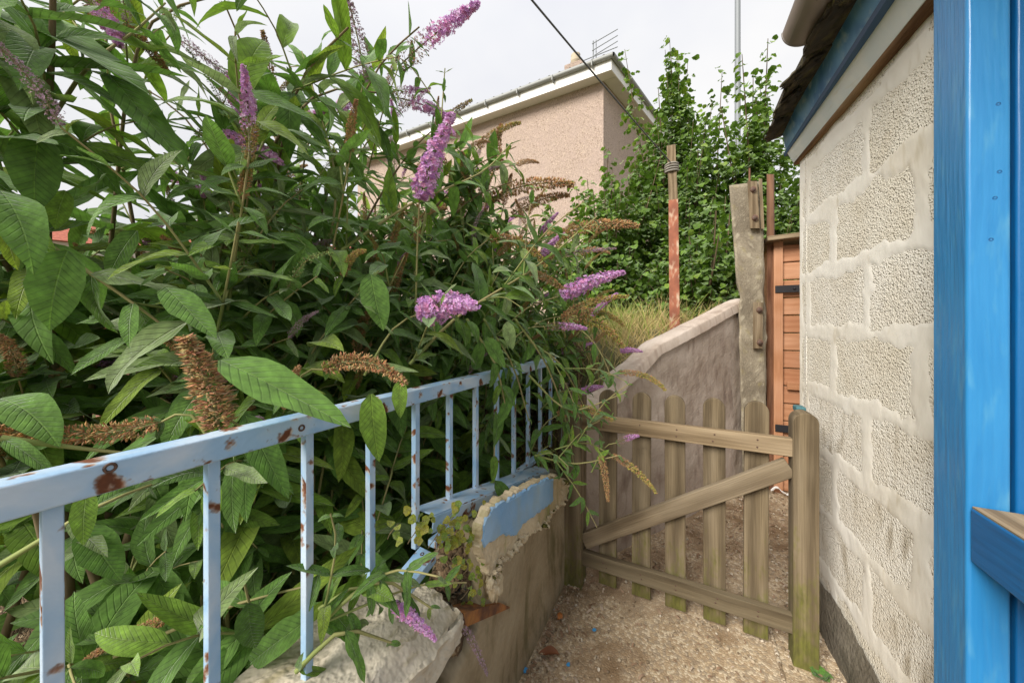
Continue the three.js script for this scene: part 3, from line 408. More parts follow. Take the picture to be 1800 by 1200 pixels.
// ---------------------------------------------------------------- picket gate
{
  const gt = thing('picket_gate', 'weathered wooden picket gate with diagonal brace across the path', 'gate', W3(0, 0, 1.57));
  const R = rng(3);
  const picket = (w, h, th, flat = false) => { const s = new THREE.Shape(); s.moveTo(-w / 2, 0); s.lineTo(w / 2, 0); s.lineTo(w / 2, h - w * .52); s.absellipse(0, h - w * .52, w / 2, w * .52, 0, Math.PI, false); s.lineTo(-w / 2, 0); return new THREE.ExtrudeGeometry(s, { depth: th, bevelEnabled: true, bevelSize: .003, bevelThickness: .003, bevelSegments: 2, curveSegments: 14 }); };
  const uvP = (g, sx = .3, o = 0) => { const p = g.attributes.position, n = g.attributes.normal, uv = new Float32Array(p.count * 2); for (let i = 0; i < p.count; i++) { uv[2 * i] = (Math.abs(n.getX(i)) > .7 ? p.getZ(i) : p.getX(i)) / sx + o; uv[2 * i + 1] = p.getY(i); } g.setAttribute('uv', new THREE.BufferAttribute(uv, 2)); return g; };
  for (const X of [-.457, -.315, -.171, -.035, .106, .2416]) { const g = uvP(picket(.07 + .004 * R(), .885 + .008 * R(), .016), .16, R()); const m = part('picket', g, M.algaePicket, gt); m.position.set(X, .022, -.022); m.rotation.z = (R() - .5) * .008; }
  const pr = part('end_post', uvP(picket(.066, .9, .062), .16, .37), M.algaePost, gt); pr.position.set(.379, -.004, -.018); 
  const pl = part('hinge_post', uvP(picket(.086, .86, .05), .16, .11), M.algaePicket, gt); pl.position.set(-.467, -.004, .0);
  const bar = (n, xa, ya, xb, yb, h, z, mat, t = .03) => { const L = Math.hypot(xb - xa, yb - ya), g = rbox(L, h, t, .004, 'x', .8, [R(), R()], 2), m = part(n, g, mat, gt); m.position.set((xa + xb) / 2, (ya + yb) / 2, z); m.rotation.z = Math.atan2(yb - ya, xb - xa); return m; };
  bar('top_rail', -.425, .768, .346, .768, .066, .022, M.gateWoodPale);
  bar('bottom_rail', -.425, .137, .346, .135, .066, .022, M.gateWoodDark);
  bar('diagonal_brace', -.42, .208, .34, .695, .068, .0175, M.gateWood, .026);
  const nail = new THREE.SphereGeometry(.0035, 8, 6); for (const X of [-.315, -.171, -.035, .106, .2416]) for (const y of [.755, .782, .128, .146]) { const nl = part('nail', nail, M.iron, gt); nl.position.set(X + (R() - .5) * .02, y, .037); nl.scale.z = .4; }
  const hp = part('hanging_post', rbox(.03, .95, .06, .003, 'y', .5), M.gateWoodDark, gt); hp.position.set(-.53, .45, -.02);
  for (const y of [.22, .72]) { const hg = part('hinge', rbox(.012, .1, .03, .002), M.galv, gt); hg.position.set(-.512, y, .03); const kn = part('knuckle', new THREE.CylinderGeometry(.006, .006, .1, 10), M.galv, hg); kn.position.set(0, 0, .016); }
  const lt = part('latch', rbox(.03, .02, .05, .004), std({ color: 0x3d6b72, roughness: .5 }), gt); lt.position.set(.385, .893, -.06);
}

// ---------------------------------------------------------------- railing
const RX = -.61, RTOP = 1.045;
{
  const rl = thing('blue_railing', 'pale blue painted metal railing with rust spots along the low wall', 'railing', W3(RX, 0, .7)); const R = rng(12);
  const za = -.4, zb = 1.66; const tr = part('top_rail', rbox(.036, .036, zb - za, .003, 'z', .4, [.1, .3], 2), M.rail, rl); tr.position.set(0, RTOP - .018, -((za + zb) / 2 - .7));
  for (let k = -2; k <= 11; k++) { const Z = .1 + .1386 * k, yb = Z < .5 ? .5 : .64 - .05 * sstep(.7, 1.5, Z); const h = RTOP - .036 - yb, m = part('baluster', rbox(.015, h, .015, .0015, 'y', .4, [R(), R()], 1), M.rail, rl); m.position.set(0, yb + h / 2, -(Z - .7)); m.rotation.y = (R() - .5) * .12; m.rotation.x = (R() - .5) * .006; }
  const br = part('bottom_rail', rbox(.03, .02, .86, .003, 'z', .4, [.5, .2], 1), M.rail, rl); br.position.set(-.02, .585, -(1.17 - .7)); br.rotation.x = -.02;
  // bolt holes in the top rail face
  const hole = new THREE.TorusGeometry(.0045, .0016, 6, 14); for (const px of [193, 530]) { const d = part('bolt_hole', hole, M.iron, rl); const q = onX(px, px === 193 ? 822 : 752, RX + .0185); d.position.set(.0185, q.y, q.z + .7); d.rotation.y = Math.PI / 2; }
}

// ---------------------------------------------------------------- low broken wall
const lowTop = (Z) => Z < .60 ? .36 : Z < .78 ? lerp(.36, .40, (Z - .6) / .18) : Z < .84 ? lerp(.40, .63, (Z - .78) / .06) : lerp(.64, .50, clamp((Z - .84) / .76));
{
  const lw = thing('low_wall', 'low broken concrete wall with peeling blue render beside the gate', 'wall');
  const nu = 150, rows = [[-.5, 0], [-.5, .2], [-.5, .4], [-.5, .55], [-.5, .7], [-.5, .85], [-.5, .94], [-.505, .985], [-.52, 1], [-.56, 1.01], [-.6, 1], [-.64, 1], [-.68, .98], [-.69, .9], [-.69, .4], [-.69, 0]];
  const pos = [], uv = [], idx = [];
  for (let j = 0; j < rows.length; j++) for (let i = 0; i <= nu; i++) { const Z = lerp(-.3, 1.605, i / nu), ty = lowTop(Z), [x, f] = rows[j], top = f > .9 ? 1 : 0; const rough = top * (.03 * fbm(Z * 9, x * 14, 3, 4) + .012 * fbm(Z * 34, x * 40, 5, 3)); const y = f * (ty) - .02 + rough, X = x - .025 * (Z - 1.6) * 0 + .006 * fbm(Z * 5, y * 5, 2, 4) + top * .012 * fbm(Z * 22, y * 10, 8, 3); pos.push(X, y, -Z); uv.push(Z, y + (x + .5)); }
  for (let j = 0; j < rows.length - 1; j++) for (let i = 0; i < nu; i++) { const a = j * (nu + 1) + i, b = a + nu + 1; idx.push(a, a + 1, b, a + 1, b + 1, b); }
  const g = new THREE.BufferGeometry(); g.setAttribute('position', new THREE.Float32BufferAttribute(pos, 3)); g.setAttribute('uv', new THREE.Float32BufferAttribute(uv, 2)); g.setIndex(idx); g.computeVertexNormals();
  part('body', g, M.concLow, lw);
  const en = part('end_face', rbox(.19, .5, .02, .004, 'y', 1), M.concLow, lw); en.position.copy(W3(-.595, .24, 1.598));
  // thick shells with irregular outline standing on the wall face (points in photograph pixels on the plane X)
  const shell = (px, X, th, mat, name, seed, rag = .006) => {
    const P = px.map(([a, b]) => { const q = onX(a, b, X); return new THREE.Vector2(-q.z, q.y); }); const pts = []; for (let i = 0; i < P.length; i++) { const a = P[i], b = P[(i + 1) % P.length], n = Math.max(2, Math.ceil(a.distanceTo(b) / .006)); for (let k = 0; k < n; k++) { const q = a.clone().lerp(b, k / n); q.x += rag * 2 * fbm(q.x * 40 + seed, q.y * 40, 1, 3); q.y += rag * 2 * fbm(q.x * 40, q.y * 40 + seed, 7, 3); pts.push(q); } }
    const g = new THREE.ExtrudeGeometry(new THREE.Shape(pts), { depth: th, bevelEnabled: true, bevelThickness: .004, bevelSize: .003, bevelSegments: 1 });
    g.rotateY(Math.PI / 2); g.translate(X - th - .004, 0, 0); const p = g.attributes.position; for (let i = 0; i < p.count; i++) { p.setX(i, p.getX(i) + .006 * fbm(p.getZ(i) * 12, p.getY(i) * 12, seed, 3)); } g.computeVertexNormals(); return part(name, metreUV(g, 'y', 1), mat, lw); };
  shell([[846, 930], [858, 898], [880, 880], [940, 850], [978, 836], [996, 846], [1000, 862], [990, 885], [966, 910], [944, 931], [917, 954], [894, 972], [882, 987], [874, 1006], [862, 1010], [850, 975]], -.476, .022, M.mortar, 'render_patch', 3, .011);
  shell([[853, 962], [880, 939], [909, 939], [917, 923], [936, 908], [972, 881], [973, 845], [960, 843], [868, 893], [852, 923]], -.471, .004, M.bluePatch, 'blue_paint', 9, .009);
  // crumbling lumps along the lower edge of the patch
  const R = rng(77), edge = [[985, 842], [1000, 858], [990, 884], [966, 910], [936, 936], [905, 962], [884, 986], [872, 1006], [866, 1026]]; for (let k = 0; k < 70; k++) { const q = R() * (edge.length - 1), e0 = edge[Math.floor(q)], e1 = edge[Math.floor(q) + 1], f = q % 1, a = lerp(e0[0], e1[0], f) - 14 * R() * R() + 2, b = lerp(e0[1], e1[1], f) - 8 * R() * R() + 2; const s = .004 + .011 * R() * R(), l = part('mortar_lump', lump(s * .8, s, s * 1.5, R() * 40, .75, 2, 2.6), R() > .2 ? M.mortar : M.moss, lw); l.position.copy(onX(a, b, -.478 + .008 * R())); l.rotation.set(R() * 3, R() * 3, R() * 3); }
  // broken lump of old render below the hole
  const l2 = part('stained_lump', lump(.025, .04, .03, 4.4, .5, 3, 2), M.mortar, lw); l2.position.copy(onX(868, 1024, -.485));
  // near slab of broken coping
  const sg = new THREE.BoxGeometry(1, 1, 1, 26, 8, 34), sp = sg.attributes.position; for (let i = 0; i < sp.count; i++) { let x = sp.getX(i), y = sp.getY(i), z = sp.getZ(i); const end = z < 0 ? 1 : 0; const wx = .25 * (1 - .25 * end * Math.abs(z)), X = -.60 + x * wx + .03 * fbm(z * 6, y * 3, 3, 3) * (x > 0 ? 1.4 : .4), Z = .30 - z * .78 + .06 * fbm(x * 5, y * 2, 1, 3) * end, yy = .50 + y * .13 - .05 * sstep(.3, .5, x) * (y > 0 ? 1 : 0) + .022 * fbm(X * 16, Z * 16, 2, 4) - (y > 0 ? .05 * sstep(.48, .72, Z) : 0); sp.setXYZ(i, X, yy, -Z); } sg.computeVertexNormals(); part('broken_slab', metreUV(sg, 'z', .8), M.slab, lw);
  // earth in the gap
  for (const [X, y, Z, s] of [[-.58, .40, .74, .06], [-.6, .48, .80, .055], [-.55, .42, .70, .05], [-.62, .55, .84, .05], [-.60, .56, .92, .045]]) { const e = part('earth_lump', lump(s, s * .9, s * 1.1, s * 900 + Z * 10, .5, 3, 2.2), M.soil, lw); e.position.copy(W3(X, y, Z)); }

  // loose blue angle iron
  const an = thing('angle_iron', 'loose blue painted angle iron lying along the broken wall top', 'bracket'); const A = onX(752, 902, -.585), B = onX(958, 824, -.545); const dir = B.clone().sub(A), Lg = dir.length();
  const leg = (w, t) => rbox(w, t, Lg, .001, 'z', .4, [.2, .6], 1); const fr = new THREE.Group(); an.add(fr); an.remove(fr);
  an.position.copy(A.clone().add(B).multiplyScalar(.5)); an.lookAt(B); an.rotateY(Math.PI); 
  const t1 = part('top_flange', leg(.07, .004), M.rail, an); t1.position.set(-.015, 0, 0); const t2 = part('front_flange', leg(.004, .04), M.rail, an); t2.position.set(.0205, -.022, 0); 
  const b2 = thing('channel_iron', 'short broken piece of blue channel iron among the rubble', 'bracket'); const A2 = onX(708, 1022, -.60), B2 = onX(752, 968, -.60); b2.position.copy(A2.clone().add(B2).multiplyScalar(.5)); b2.lookAt(B2); b2.rotateY(Math.PI); b2.rotateZ(-.12); const l3 = A2.distanceTo(B2);
  part('plate', rbox(.052, .004, l3, .001, 'z', .4, [.7, .1], 1), M.rail, b2); const q = part('flange', rbox(.004, .022, l3, .001, 'z', .4, [.1, .9], 1), M.rail, b2); q.position.set(.024, -.012, 0); for (const z of [-.03, .02]) { const h = part('bolt_hole', new THREE.TorusGeometry(.004, .0015, 6, 12), M.iron, b2); h.rotation.x = Math.PI / 2; h.position.set(-.006, .0022, z); }
  // rusted plate
  const pl = single('rusted_plate', hexa([[820, 1098], [896, 1066], [880, 1060], [815, 1078], [860, 1064]].flatMap(([a, b]) => { const p = onX(a, b, -.49); return [p, p.clone().add(V3(-.05, .004, .01)), p.clone().add(V3(0, -.005, 0))]; }), 'z', .3), M.rust, 'flaking orange rusted metal plate jutting from the low wall', 'metal plate');
}

// ---------------------------------------------------------------- litter on the path
{
  const R = rng(55); const chip = (s, seed) => { const g = new THREE.CircleGeometry(1, 7), p = g.attributes.position; for (let i = 1; i < p.count; i++) { const k = .6 + .7 * Math.abs(N(i * 2.3, seed, 1)) + .2; p.setXYZ(i, p.getX(i) * s * k, p.getY(i) * s * k * .75, .004 * N(i * 3.1, seed, 4)); } g.rotateX(-Math.PI / 2); g.computeVertexNormals(); return g; };
  const gp = (px, py, y = .006) => { const r = ray(px, py), s = (y - EYE) / r[1]; return W3(r[0] * s, y, r[2] * s); };
  const spots = [[1045, 1107, .009, 'near the middle of the path'], [976, 1072, .007, 'by the foot of the low wall'], [924, 1178, .012, 'nearest the camera on the path'], [999, 1168, .008, 'right of the brown leaf']];
  spots.forEach(([px, py, s, w], i) => { const m = single('paint_flake', new THREE.ExtrudeGeometry(new THREE.Shape([[-1, -.4], [-.2, -.8], [.9, -.3], [.7, .5], [-.3, .8]].map(a => new THREE.Vector2(a[0] * s, a[1] * s))), { depth: .002, bevelEnabled: false }).rotateX(-Math.PI / 2), M.chipBlue, 'small blue paint flake ' + w, 'paint flake', 'blue paint flakes on the path'); m.position.copy(gp(px, py)); m.rotation.y = i * 1.3; m.rotation.x = .15; });
  const oc = single('rust_chip', lump(.012, .008, .016, 3, .5, 2, 2), M.chipOrange, 'small orange chip by the foot of the low wall', 'chip'); oc.position.copy(gp(984, 1083, .008));
  // curled brown leaf
  const lg = new THREE.PlaneGeometry(.075, .035, 12, 6), p = lg.attributes.position; for (let i = 0; i < p.count; i++) { const x = p.getX(i) / .075, w = Math.cos(x * Math.PI) ** .7 || 0; const y = p.getY(i) * w; p.setXYZ(i, p.getX(i), .012 * Math.abs(y / .0175) ** 1.5 + .008 + .004 * Math.sin(x * 5), y); } lg.computeVertexNormals(); const dl = single('fallen_leaf', lg, M.deadLeaf, 'curled brown fallen leaf on the path', 'leaf'); dl.position.copy(gp(965, 1152, .004)); dl.rotation.y = .35;
  // pebbles and crumbs: past counting
  const pg = lump(1, .7, 1.1, 5, .35, 1, 1.5), im = new THREE.InstancedMesh(pg, std({ color: 0xffffff, roughness: .95 }), 5200); im.name = 'gravel_crumbs'; const m4 = new THREE.Matrix4(), qq = new THREE.Quaternion(), c = new THREE.Color();
  for (let i = 0; i < 5200; i++) { let X = lerp(-.5, .7, R()), Z = lerp(.35, 3.2, R() ** .8); if (R() < .35) X = R() < .6 ? -.49 + .1 * R() * R() : wallX(Z) - .03 - .1 * R() * R(); if (side(X, Z) > -.02) { X = .3; Z = 1 + R(); } const s = .0016 + .0055 * R() ** 4; qq.setFromEuler(new THREE.Euler(R() * 3, R() * 6, R() * 3)); m4.compose(W3(X, .004 + s * .3, Z), qq, V3(s, s, s)); im.setMatrixAt(i, m4); const k = R(); c.setRGB(...(k < .4 ? [.42, .34, .24] : k < .75 ? [.2, .145, .09] : [.55, .48, .38])); im.setColorAt(i, c); }
  im.castShadow = im.receiveShadow = true; scene.add(im); tag(im, 'loose grit and crumbs scattered over the path', 'grit', null, 'stuff');
  // brown leaf litter and bark bits beyond the gate
  const bg = new THREE.PlaneGeometry(1, .35, 3, 1); { const q = bg.attributes.position; for (let i = 0; i < q.count; i++) q.setZ(i, .15 * Math.cos(q.getX(i) * 3)); bg.rotateX(-Math.PI / 2); bg.computeVertexNormals(); }
  const il = new THREE.InstancedMesh(bg, std({ color: 0xffffff, roughness: .95, side: THREE.DoubleSide }), 2100); il.name = 'leaf_litter'; for (let i = 0; i < 2100; i++) { let X, Z; do { Z = lerp(1.65, 3.2, R()); X = lerp(-.35, .75, R()); } while (side(X, Z) > -.02); if (i < 420) { X = -.49 + .25 * R() * R(); Z = lerp(.6, 1.65, R()); } else if (i < 700) { X = lerp(-.45, .45, R()); Z = lerp(.75, 1.7, R()); } const s = .008 + .022 * R() * R(); qq.setFromEuler(new THREE.Euler((R() - .5) * .7, R() * 6.3, (R() - .5) * .7)); m4.compose(W3(X, .006 + .004 * R(), Z), qq, V3(s, s, s)); il.setMatrixAt(i, m4); const k = R(); c.setRGB(...(k < .5 ? [.24, .15, .09] : k < .8 ? [.34, .23, .15] : [.42, .33, .25])); il.setColorAt(i, c); }
  il.castShadow = il.receiveShadow = true; scene.add(il); tag(il, 'brown leaf litter over the path beyond the gate', 'leaf litter', null, 'stuff');
  // rubble in the bed
  for (const [X, y, Z, sx, sy, sz, lab] of [[-1.0, .2, .14, .12, .07, .1, 'mossy grey stone at the left end of the bed'], [-.95, .17, .34, .1, .05, .13, 'grey stone behind the first railing bars'], [-1.3, .22, .3, .14, .08, .12, 'larger grey stone deeper in the bed']]) { const st = single('rubble_stone', lump(sx, sy, sz, X * 7, .4, 3, 1.7), M.coping, lab, 'stone', 'rubble stones in the bed'); st.position.copy(W3(X, y, Z)); }
  const pk = single('timber_offcut', rbox(.04, .03, .5, .004, 'z', .5), M.greyWood, 'grey timber offcut lying in the bed behind the railing', 'timber'); pk.position.copy(W3(-.9, .28, .42)); pk.rotation.set(.35, .5, .1);
}

// ---------------------------------------------------------------- plants
const UP = V3(0, 1, 0);
// unit leaf: x across, y from stalk (0) to tip (1), z the upper side
function leafGeo(nseg, wf, width, bend, fold, wave, seed, sideBend = 0) {
  const pos = [], uv = [], idx = []; let wm = 0; const ws = []; for (let i = 0; i <= nseg; i++) { const t = i / nseg, w = wf(t); ws.push(w); wm = Math.max(wm, w); }
  for (let i = 0; i <= nseg; i++) { const t = i / nseg, w = ws[i] / wm * width / 2; for (let k = -1; k <= 1; k++) { const wob = 1 + .12 * N(t * 5 + seed, k * 3, 2); const x = k * w * wob + sideBend * t * t; const a = bend * t; const y = bend ? Math.sin(a) / bend : t, z = (bend ? -(1 - Math.cos(a)) / bend : 0) + fold * Math.abs(k) * w + (k ? wave * Math.sin(t * 9 + seed * 3 + k) * w : 0); pos.push(x, y, z); uv.push(.5 + k * ws[i] / wm * .48, t); } }
  for (let i = 0; i < nseg; i++) for (let k = 0; k < 2; k++) { const a = i * 3 + k, b = a + 3; idx.push(a, a + 1, b, a + 1, b + 1, b); }
  const g = new THREE.BufferGeometry(); g.setAttribute('position', new THREE.Float32BufferAttribute(pos, 3)); g.setAttribute('uv', new THREE.Float32BufferAttribute(uv, 2)); g.setIndex(idx); g.computeVertexNormals(); return g;
}
const lance = (t) => t < .04 ? .05 : t ** .55 * (1 - t) ** .85 + .004;
const ovate = (t) => t ** .45 * (1 - t) ** .5 * (t > .98 ? .3 : 1) + .004;
const LG = [[.3, .25, .2], [.8, .35, .25], [1.25, .3, .2], [-.25, .4, .3], [.6, .1, .45], [1.7, .25, .2], [.1, .5, .15], [1.0, .45, .35]].map(([b, f, w], i) => leafGeo(8, lance, .235 + .02 * (i % 3), b, f, w, i * 1.7, (i % 2 ? .06 : -.05)));
const HG = [[.4, .2, .3], [.9, .25, .2], [.0, .35, .25], [.6, .1, .4]].map(([b, f, w], i) => leafGeo(4, ovate, .82, b, f, w, i * 2.9));
const CG = [[.4, .2, .3], [.7, .3, .2]].map(([b, f, w], i) => leafGeo(4, ovate, 1.05, b, f, w, i * 1.3));

class Leaves {                                                    // collects leaves, then splits them into single meshes and one mass
  constructor(geos, tints, mats) { this.g = geos; this.t = tints; this.m = mats; this.list = []; }
  add(pos, dir, nrm, len, wid, variant, tint, hero = 0) { const y = dir.clone().normalize(), x = V3().crossVectors(y, nrm).normalize(), z = V3().crossVectors(x, y); this.list.push({ m: new THREE.Matrix4().makeBasis(x.multiplyScalar(len * wid), y.multiplyScalar(len), z.multiplyScalar(len)).setPosition(pos), c: pos.clone().addScaledVector(dir.clone().normalize(), len * .5), len, v: variant % this.g.length, t: tint, hero }); }
  build(parent, single = 300, bag = 'foliage', R = rng(1)) {
    const fwd = V3(-SI, 0, -CO), rt = V3(CO, 0, -SI);
    for (const l of this.list) { const d = l.c.clone().sub(camera.position), s = d.dot(fwd), u = d.dot(rt) / s, v = d.y / s; l.size = s > .1 && Math.abs(u) < 1.5 && v < .95 && v > -1.04 ? l.len / s + l.hero : 0; }
    const srt = [...this.list].sort((a, b) => b.size - a.size); const ones = srt.slice(0, single).filter(l => l.size > 0), rest = srt.slice(ones.length);
    for (const l of ones) { const m = part('leaf', this.g[l.v], this.m[l.t], parent); l.m.decompose(m.position, m.quaternion, m.scale); if (parent.isGroup) m.position.sub(parent.position); }
    let nv = 0, ni = 0; for (const l of rest) { nv += this.g[l.v].attributes.position.count; ni += this.g[l.v].index.count; }
    if (!nv) return; const P = new Float32Array(nv * 3), Nn = new Float32Array(nv * 3), U = new Float32Array(nv * 2), Cc = new Float32Array(nv * 3), I = new Uint32Array(ni); let o = 0, q = 0; const a = V3(), nm = new THREE.Matrix3();
    for (const l of rest) { const g = this.g[l.v], p = g.attributes.position, n = g.attributes.normal, uv = g.attributes.uv, k = .85 + .3 * R(), c = this.t[l.t]; nm.getNormalMatrix(l.m); for (let i = 0; i < g.index.count; i++) I[q++] = g.index.array[i] + o; for (let i = 0; i < p.count; i++, o++) { a.fromBufferAttribute(p, i).applyMatrix4(l.m).sub(parent.position); P[o * 3] = a.x; P[o * 3 + 1] = a.y; P[o * 3 + 2] = a.z; a.fromBufferAttribute(n, i).applyMatrix3(nm).normalize(); Nn[o * 3] = a.x; Nn[o * 3 + 1] = a.y; Nn[o * 3 + 2] = a.z; U[o * 2] = uv.getX(i); U[o * 2 + 1] = uv.getY(i); Cc[o * 3] = c[0] * k; Cc[o * 3 + 1] = c[1] * k; Cc[o * 3 + 2] = c[2] * k; } }
    const g = new THREE.BufferGeometry(); g.setAttribute('position', new THREE.BufferAttribute(P, 3)); g.setAttribute('normal', new THREE.BufferAttribute(Nn, 3)); g.setAttribute('uv', new THREE.BufferAttribute(U, 2)); g.setAttribute('color', new THREE.BufferAttribute(Cc, 3)); g.setIndex(new THREE.BufferAttribute(I, 1)); const m = part(bag, g, M.leafStuff, parent); m.userData.kind = 'stuff'; return m;
  }
}

// flower spikes. Local +y along the axis, bending towards +x by angle beta over its length; unit length
function spikeGeo(kind, beta, seed, n, R0) {
  const R = rng(seed), pos = [], nor = [], col = []; const axis = (t) => beta ? [(1 - Math.cos(beta * t)) / beta, Math.sin(beta * t) / beta, beta * t] : [0, t, 0];
  const tri = (a, b, c, k) => { const e = b.clone().sub(a), f = c.clone().sub(a), nn = e.cross(f).normalize(); for (const p of [a, b, c]) { pos.push(p.x, p.y, p.z); nor.push(nn.x, nn.y, nn.z); col.push(...k); } };
  const lil = [[.66, .36, .67], [.55, .28, .61], [.76, .52, .77], [.70, .31, .56]], brn = [[.36, .20, .085], [.46, .24, .11], [.24, .145, .065], [.40, .28, .13]], olv = [[.30, .28, .06], [.38, .32, .075], [.22, .22, .05], [.40, .25, .08]], mau = [[.36, .25, .32], [.27, .19, .17], [.45, .30, .41]];
  const star = (c, o, s, k) => { const x = V3(R() - .5, R() - .5, R() - .5).cross(o).normalize(), y = V3().crossVectors(o, x), ctr = c.clone().addScaledVector(o, -s * .3), thr = [.5, .16, .10]; for (let i = 0; i < 4; i++) { const a = i * Math.PI / 2, d = x.clone().multiplyScalar(Math.cos(a)).addScaledVector(y, Math.sin(a)), e = x.clone().multiplyScalar(Math.cos(a + 1.57)).addScaledVector(y, Math.sin(a + 1.57)); const tip = c.clone().addScaledVector(d, s), l = c.clone().addScaledVector(d, s * .62).addScaledVector(e, s * .42).addScaledVector(o, s * .1), r = c.clone().addScaledVector(d, s * .62).addScaledVector(e, -s * .42).addScaledVector(o, s * .1); tri(ctr, r, tip, k); tri(ctr, tip, l, k); } tri(c.clone().addScaledVector(x, s * .16), c.clone().addScaledVector(y, s * .16), c.clone().addScaledVector(x, -s * .16).addScaledVector(y, -s * .1), thr); const b = c.clone().addScaledVector(o, -s * 1.9); tri(ctr.clone().addScaledVector(x, s * .16), ctr.clone().addScaledVector(x, -s * .16), b, k); };
  const pod = (c, o, s, k) => { const x = V3(R() - .5, R() - .5, R() - .5).cross(o).normalize(), y = V3().crossVectors(o, x), w = s * .33, tp = c.clone().addScaledVector(o, s), bt = c.clone().addScaledVector(o, -s * .9), Q = [x, y, x.clone().negate(), y.clone().negate()].map(d => c.clone().addScaledVector(d, w)); const k2 = k.map(v => v * (.8 + .4 * R())); for (let i = 0; i < 4; i++) { tri(Q[i], Q[(i + 1) % 4], tp, k2); tri(Q[(i + 1) % 4], Q[i], bt, k2); } };
  for (let i = 0; i < n; i++) {
    const w = Math.floor((i + R()) / n * 26) / 26, t = clamp(w + (R() - .5) * .05, .01, 1), [ax, ay, an] = axis(t), ph = R() * 6.283;
    const prof = R0 * (.35 + .65 * Math.min(1, t * 6 + .35)) * (1 - t ** 2.2 * .78) * (.86 + .14 * Math.cos(ph * 2 + w * 60)), rr = prof * Math.sqrt(.25 + .75 * R());
    const T = V3(Math.sin(an), Math.cos(an), 0), B = V3(0, 0, 1), A = V3().crossVectors(B, T); const o = A.multiplyScalar(Math.cos(ph)).addScaledVector(B, Math.sin(ph)); const c = V3(ax, ay, 0).addScaledVector(o, rr).addScaledVector(T, prof * .35); const od = o.clone().addScaledVector(T, .35).add(V3(R() - .5, R() - .5, R() - .5).multiplyScalar(1.1)).normalize(); const pick = (L) => L[Math.floor(R() * L.length)];
    const s = .019 * (.8 + .5 * R());
    if (kind === 'lilac') star(c, od, s * 1.35 * (1 - t * .35), pick(lil)); else if (kind === 'fading') { if (t < .42 + (R() - .5) * .3) pod(c, od, s * .8, R() < .3 ? pick(mau) : pick(brn)); else star(c, od, s * 1.1, pick(lil)); }
    else if (kind === 'brown') pod(c, od, s * 1.15, pick(brn)); else if (kind === 'olive') pod(c, od, s * 1.1, t > .3 && R() < .7 ? pick(olv) : pick(brn)); else if (kind === 'mauve') { if (R() < .5) star(c, od, s * .8, pick(mau)); else pod(c, od, s * .8, pick(mau)); }
    else pod(c, od, s * 1.0, [.13 + .08 * R(), .2 + .06 * R(), .07]);
    if (i % 7 === 0) { const a = V3(ax, ay, 0), d = V3(0, 0, .003).cross(o).normalize().multiplyScalar(.003); tri(a.clone().add(d), a.clone().sub(d), c, [.2, .19, .07]); }
  }
  const K = 12; for (let i = 0; i < K; i++) { const [x0, y0] = axis(i / K), [x1, y1] = axis((i + 1) / K), r = .008; for (let k = 0; k < 4; k++) { const a = k * 1.571, b = a + 1.571, P = (x, y, an2) => V3(x + Math.cos(an2) * r, y, Math.sin(an2) * r); tri(P(x0, y0, a), P(x1, y1, a), P(x1, y1, b), [.2, .19, .08]); tri(P(x0, y0, a), P(x1, y1, b), P(x0, y0, b), [.2, .19, .08]); } }
  const g = new THREE.BufferGeometry(); g.setAttribute('position', new THREE.Float32BufferAttribute(pos, 3)); g.setAttribute('normal', new THREE.Float32BufferAttribute(nor, 3)); g.setAttribute('color', new THREE.Float32BufferAttribute(col, 3)); return g;
}
const SP = {}; { let sd = 100; for (const [k, n, r] of [['lilac', 560, .12], ['fading', 500, .11], ['brown', 850, .105], ['olive', 850, .085], ['mauve', 420, .10], ['bud', 240, .07]]) SP[k] = [.25, .7, 1.25].map(b => ({ g: spikeGeo(k, b, sd++, n, r), b })); }
function spike(parent, a, b, kind, bend = 1, fat = 1, roll = 0) {    // from base a to tip b
  const { g, b: beta } = SP[kind][bend], ch = b.clone().sub(a), L = ch.length(), c = ch.clone().normalize(); let down = V3(0, -1, 0).addScaledVector(c, c.y); if (down.length() < .15) down = V3(.7, 0, .5).addScaledVector(c, -c.dot(V3(.7, 0, .5))); down.normalize(); if (roll) down.applyAxisAngle(c, roll);
  const y = c.clone().multiplyScalar(Math.cos(beta / 2)).addScaledVector(down, -Math.sin(beta / 2)), x = c.clone().multiplyScalar(Math.sin(beta / 2)).addScaledVector(down, Math.cos(beta / 2)), z = V3().crossVectors(x, y); const k = L / (2 * Math.sin(beta / 2) / beta);
  const m = part('flower_spike', g, ['lilac', 'fading', 'mauve'].includes(kind) ? M.bloom : M.seed, parent); new THREE.Matrix4().makeBasis(x.multiplyScalar(k * fat), y.multiplyScalar(k), z.multiplyScalar(k * fat)).setPosition(a.clone().sub(parent.position)).decompose(m.position, m.quaternion, m.scale);
  const lab = { lilac: 'lilac purple flower spike', fading: 'purple spike browned at its base', brown: 'dry brown seed spike', olive: 'olive green seed spike', mauve: 'withered mauve spike', bud: 'green unopened flower bud spike' }[kind]; m.userData.label = lab; return m;
}

